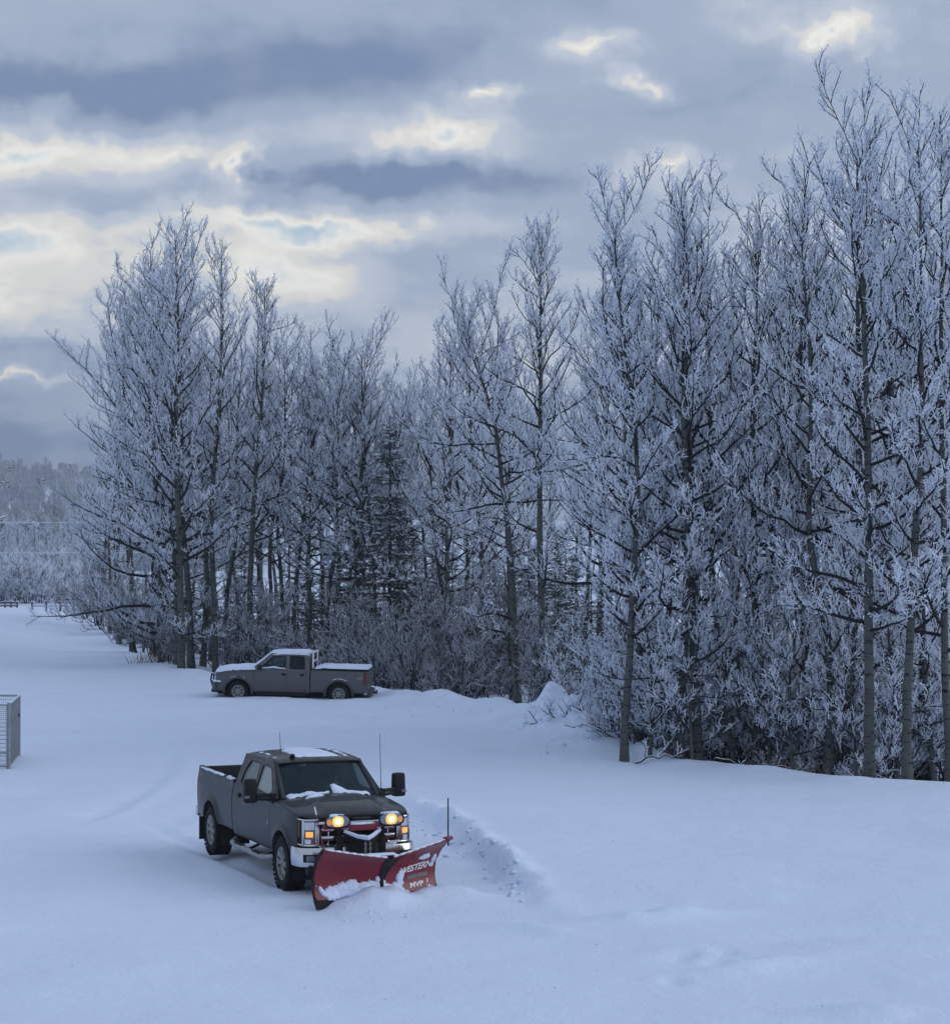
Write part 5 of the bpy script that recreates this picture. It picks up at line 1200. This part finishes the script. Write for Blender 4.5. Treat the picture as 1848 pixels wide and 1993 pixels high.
# ---- the parked pickup
def parked_pickup():
    gx, gy = GM_P
    q = empty('pickup_truck', (gx, gy, gz(gx, gy)-.17), GM_RZ, label='parked grey extended cab pickup dusted with snow before the thicket', cat='truck')
    q.rotation_euler = (0, R(-1.6), GM_RZ)
    paint = M['paint2']
    zh = lambda x: float(np.interp(x, [-.8, -.2, .4, .75, .9], [1.20, 1.18, 1.13, 1.06, 1.02]))
    p = dict(wb=3.65, arch=.475, R=.385, sill=.40, bsill=.44, belt=1.21, rail=1.235, flare=.05, nose=.10, hood_edge=zh, molding=.71,
        hwz=[(.35, .90), (.5, .945), (.7, .97), (.9, .975), (1.08, .955), (1.21, .93)], xd0=-.56, xnose=.80, doors=[(-.56, -1.78), (-1.78, -2.44)], xcab=-2.58, xbed0=-2.62, xbed1=-4.66, roofe=1.77, hwr=.74,
        gh=[(-.50, 1.21), (-1.12, 1.77), (-2.50, 1.78), (-2.57, 1.21)],
        win=[[(-.80, 1.24), (-.84, 1.30), (-1.22, 1.68), (-1.70, 1.70), (-1.70, 1.24)], [(-1.84, 1.25), (-1.84, 1.70), (-2.36, 1.70), (-2.40, 1.25)]], winmat=['glass', 'glass_dark'],
        rbump='trim2', ws=(-.45, -1.12, .78, .68, 1.21, 1.74), rw=(-2.54, 1.28, 1.66), rwmat='glass_dark',
        roof=[(-1.08, .70, 1.745, 1.775), (-1.20, .735, 1.765, 1.81), (-1.6, .745, 1.775, 1.845), (-2.1, .745, 1.78, 1.85), (-2.45, .74, 1.77, 1.84), (-2.60, .72, 1.73, 1.78)], seats=[(-1.35, (-.38, .38)), (-2.1, (-.38, .38))])
    fy = pickup(q, p, paint)
    def hz(x, y): return zh(x)+.02+.06*(1-(abs(y)/.9)**2) - .8*max(0, x-.80)
    xs = np.linspace(-.48, .90, 18)
    P = [[(x-.05*abs(t)**3*(x > .8), t*(fy(x, zh(x))-.012), hz(x, t*.9) if abs(t) < .98 else zh(x)+.003) for t in np.linspace(-1, 1, 25)] for x in xs]
    B().grid(P).build('bonnet', paint, q, smooth=True, sharp=50)
    B().box((.80, 0, .86), (.08, 1.5, .34)).build('grille', M['black'], q, bevel=.02)
    B().box((.845, 0, .87), (.03, 1.0, .08)).build('grille_bar', M['chrome'], q, bevel=.01)
    def bp(t, z, off=0): a = abs(t); return (1.0-.04*a*a-.30*max(0, a-.72)**1.4/.18*.55+off, .97*t, z)
    b = B().grid([[bp(t, z) for t in np.linspace(-1, 1, 25)] for z in np.linspace(.40, .72, 6)]); b.grid([[bp(t, .72, o) for t in np.linspace(-1, 1, 25)] for o in (0, -.08, -.16)]); bo = b.build('front_bumper', M['trim2'], q, smooth=True, sharp=50)
    B().box((.86, 0, .38), (.25, 1.6, .12)).build('air_dam', M['black'], q, bevel=.02)
    bar = B()
    for s in (-1, 1): bar.tube([(1.0, s*.34, .50), (1.08, s*.34, .75), (1.04, s*.34, .98)], .03, 8)
    bar.tube([(1.06, -.34, .90), (1.06, .34, .90)], .025, 8); bar.build('push_bar', M['black'], q, smooth=True)
    for s in (-1, 1):
        def hl(t, z, off=0): a = t*math.pi/2; return (.62+(.24+off)*math.cos(a)**.6, s*(.66+(.225+off)*math.sin(a)**.6), z)
        h = B().grid([[hl(t, z) for t in np.linspace(0, 1, 9)] for z in np.linspace(.84, 1.03, 4)]).build('headlamp', M['lampgrey'], q, smooth=True)
        B().grid([[hl(t, z, .006) for t in np.linspace(.6, 1, 5)] for z in np.linspace(.95, 1.025, 3)]).build('turn_signal', M['amber_off'], h, smooth=True)
        B().grid([[hl(t, z, .004) for t in np.linspace(.1, 1, 7)] for z in np.linspace(.755, .83, 3)]).build('lower_lamp', M['black'], h, smooth=True)
        m = B(); m.box((-.78, s*1.08, 1.29), (.16, .20, .20), taper=.9); mo = m.build('mirror', M['black'], q, bevel=.04); B().tube([(-.74, s*.92, 1.23), (-.76, s*1.02, 1.25)], .04, 6).build('mirror_arm', M['black'], mo)
        # wheel arch trims
        for cx in (0, -3.65):
            P = []
            for k in range(19):
                a = math.pi*(k/18*1.10-.05); c, sn = math.cos(a), math.sin(a)
                P.append([(cx+r_*c, s*(fy(cx+.475*c, .385+.475*sn)+o), .385+r_*sn) for r_, o in ((.468, -.05), (.470, .028), (.500, .038), (.545, .028), (.560, -.01))])
            B().grid(P).build('arch_trim', M['trim2'], q, smooth=True)
        st = B(); st.tube([(-.62, s*.88, .40), (-.72, s*.98, .335), (-2.4, s*.98, .335), (-2.5, s*.88, .40)], .038, 8); st.build('step_bar', M['black'], q, smooth=True)
        B().box((-4.16, s*.86, .38), (.02, .26, .36)).build('mud_flap', M['black'], q)
    snow_pad('snow_patch', q, [(.98, .45), (.88, .93), (.60, .97), (.62, .70), (.84, .40)], lambda x, y: .72+.0*x, .06, 21)
    # head-board rack behind the cab
    rk = B()
    for s in (-1, 1): rk.tube([(-2.68, s*.80, 1.24), (-2.68, s*.80, 1.86), (-2.50, s*.74, 1.86)], .03, 6)
    rk.tube([(-2.68, -.80, 1.86), (-2.68, .80, 1.86)], .03, 6); rk.tube([(-2.68, -.80, 1.55), (-2.68, .80, 1.55)], .02, 6); rk.build('headache_rack', M['white'], q)
    # snow-covered bed cover
    B().box((-3.63, 0, 1.255), (2.0, 1.78, .05)).build('bed_cover', M['black'], q, bevel=.015)
    snow_pad('snow_cover', q, [(-2.78, -.97), (-2.78, .97), (-4.68, .97), (-4.68, -.97)], lambda x, y: 1.29+.03*float(sst(-2.7, -3.2, x)), .075, 22, 40)
    rz_ = lambda x, y: float(np.interp(-x, [1.08, 1.2, 1.6, 2.1, 2.45, 2.6], [1.775, 1.81, 1.845, 1.85, 1.84, 1.78])) - .065*(abs(y)/.75)**4
    snow_pad('snow_cover', q, [(-1.06, -.70), (-1.06, .70), (-1.5, .745), (-2.54, .74), (-2.54, -.74), (-1.5, -.745)], rz_, .07, 23, 28)
    wz = lambda x, y: 1.21+(-.45-x)/.67*.53 if x < -.45 else zh(x)+.05
    wsn = B(); 
    def wp(t, v, off): xb, xt, yb, yt, z0, z1 = p['ws']; c = 1-t*t; return (xb+(xt-xb)*v+.10*c-.06+off*.62, (yb+(yt-yb)*v)*t*1.03, z0+(z1-z0)*v+.02*c+off*.78)
    wsn.grid([[wp(t, v, .035+.015*math.sin(9*t+5*v)) for t in np.linspace(-1, 1, 15)] for v in np.linspace(-.02, 1.04, 9)]); wsn.grid([[wp(s, v, o) for v in np.linspace(-.02, 1.04, 9)] for s, o in ((1, .02), (1.04, -.05))]); wsn.build('windscreen_snow', M['snow_cap'], q, smooth=True)
    snow_pad('snow_cover', q, [(-.60, -.98), (-.60, .98), (.3, .98), (.80, .92), (.90, .5), (.90, -.5), (.80, -.92), (.3, -.98)], lambda x, y: hz(x, y), .085, 24, 36)
    for cx in (0, -3.65): snow_pad('arch_snow', q, [(cx-.28, .985), (cx-.2, 1.02), (cx+.2, 1.02), (cx+.28, .985)], lambda x, y, cx=cx: .385+math.sqrt(max(.55**2-(x-cx)**2, 0)), .03, 25)
    sl = B(); sl.tube([(-.84, .935, 1.26), (-1.1, .93, 1.275), (-1.3, .93, 1.30), (-1.5, .93, 1.265), (-1.70, .93, 1.26)], [.02, .03, .04, .025, .02], 8); sl.build('sill_snow', M['snow_cap'], q, smooth=True)
    me = text_mesh('4x4', .13, .35, 1.0, .003)
    for v in me.vertices: x = -4.38-v.co.x; z = .98+v.co.y*.8; v.co = (x, fy(x, z)+.004, z)
    me.materials.clear(); me.materials.append(M['alloy']); link('lettering', me, q)
    for x in (0, -3.65):
        for s in (-1, 1): wheel(q, x, s*.80, s, .385, .27, .225, 8, False, True)
    B().box((-4.86, 0, .42), (.25, .07, .07)).build('hitch', M['black'], q, bevel=.01); B().tube([(-4.95, 0, .45), (-4.95, 0, .52)], .035, 8).build('hitch_ball', M['black'], q)
parked_pickup()
# ------------------------------------------------------------------ frosty air
def haze():
    b = B().box((0, 1100, 38), (3400, 3000, 90)); o = b.build('haze', M['snow'], label='thin frosty haze filling the air', cat='haze', kind='stuff')
    m = bpy.data.materials.new('haze'); m.use_nodes = True; nt = m.node_tree; nt.nodes.clear()
    v = nt.nodes.new('ShaderNodeVolumePrincipled'); v.inputs['Color'].default_value = (.80, .88, 1, 1); v.inputs['Density'].default_value = .0004; v.inputs['Anisotropy'].default_value = .2
    out = nt.nodes.new('ShaderNodeOutputMaterial'); nt.links.new(v.outputs[0], out.inputs['Volume'])
    o.data.materials.clear(); o.data.materials.append(m)
if HAZE: haze()
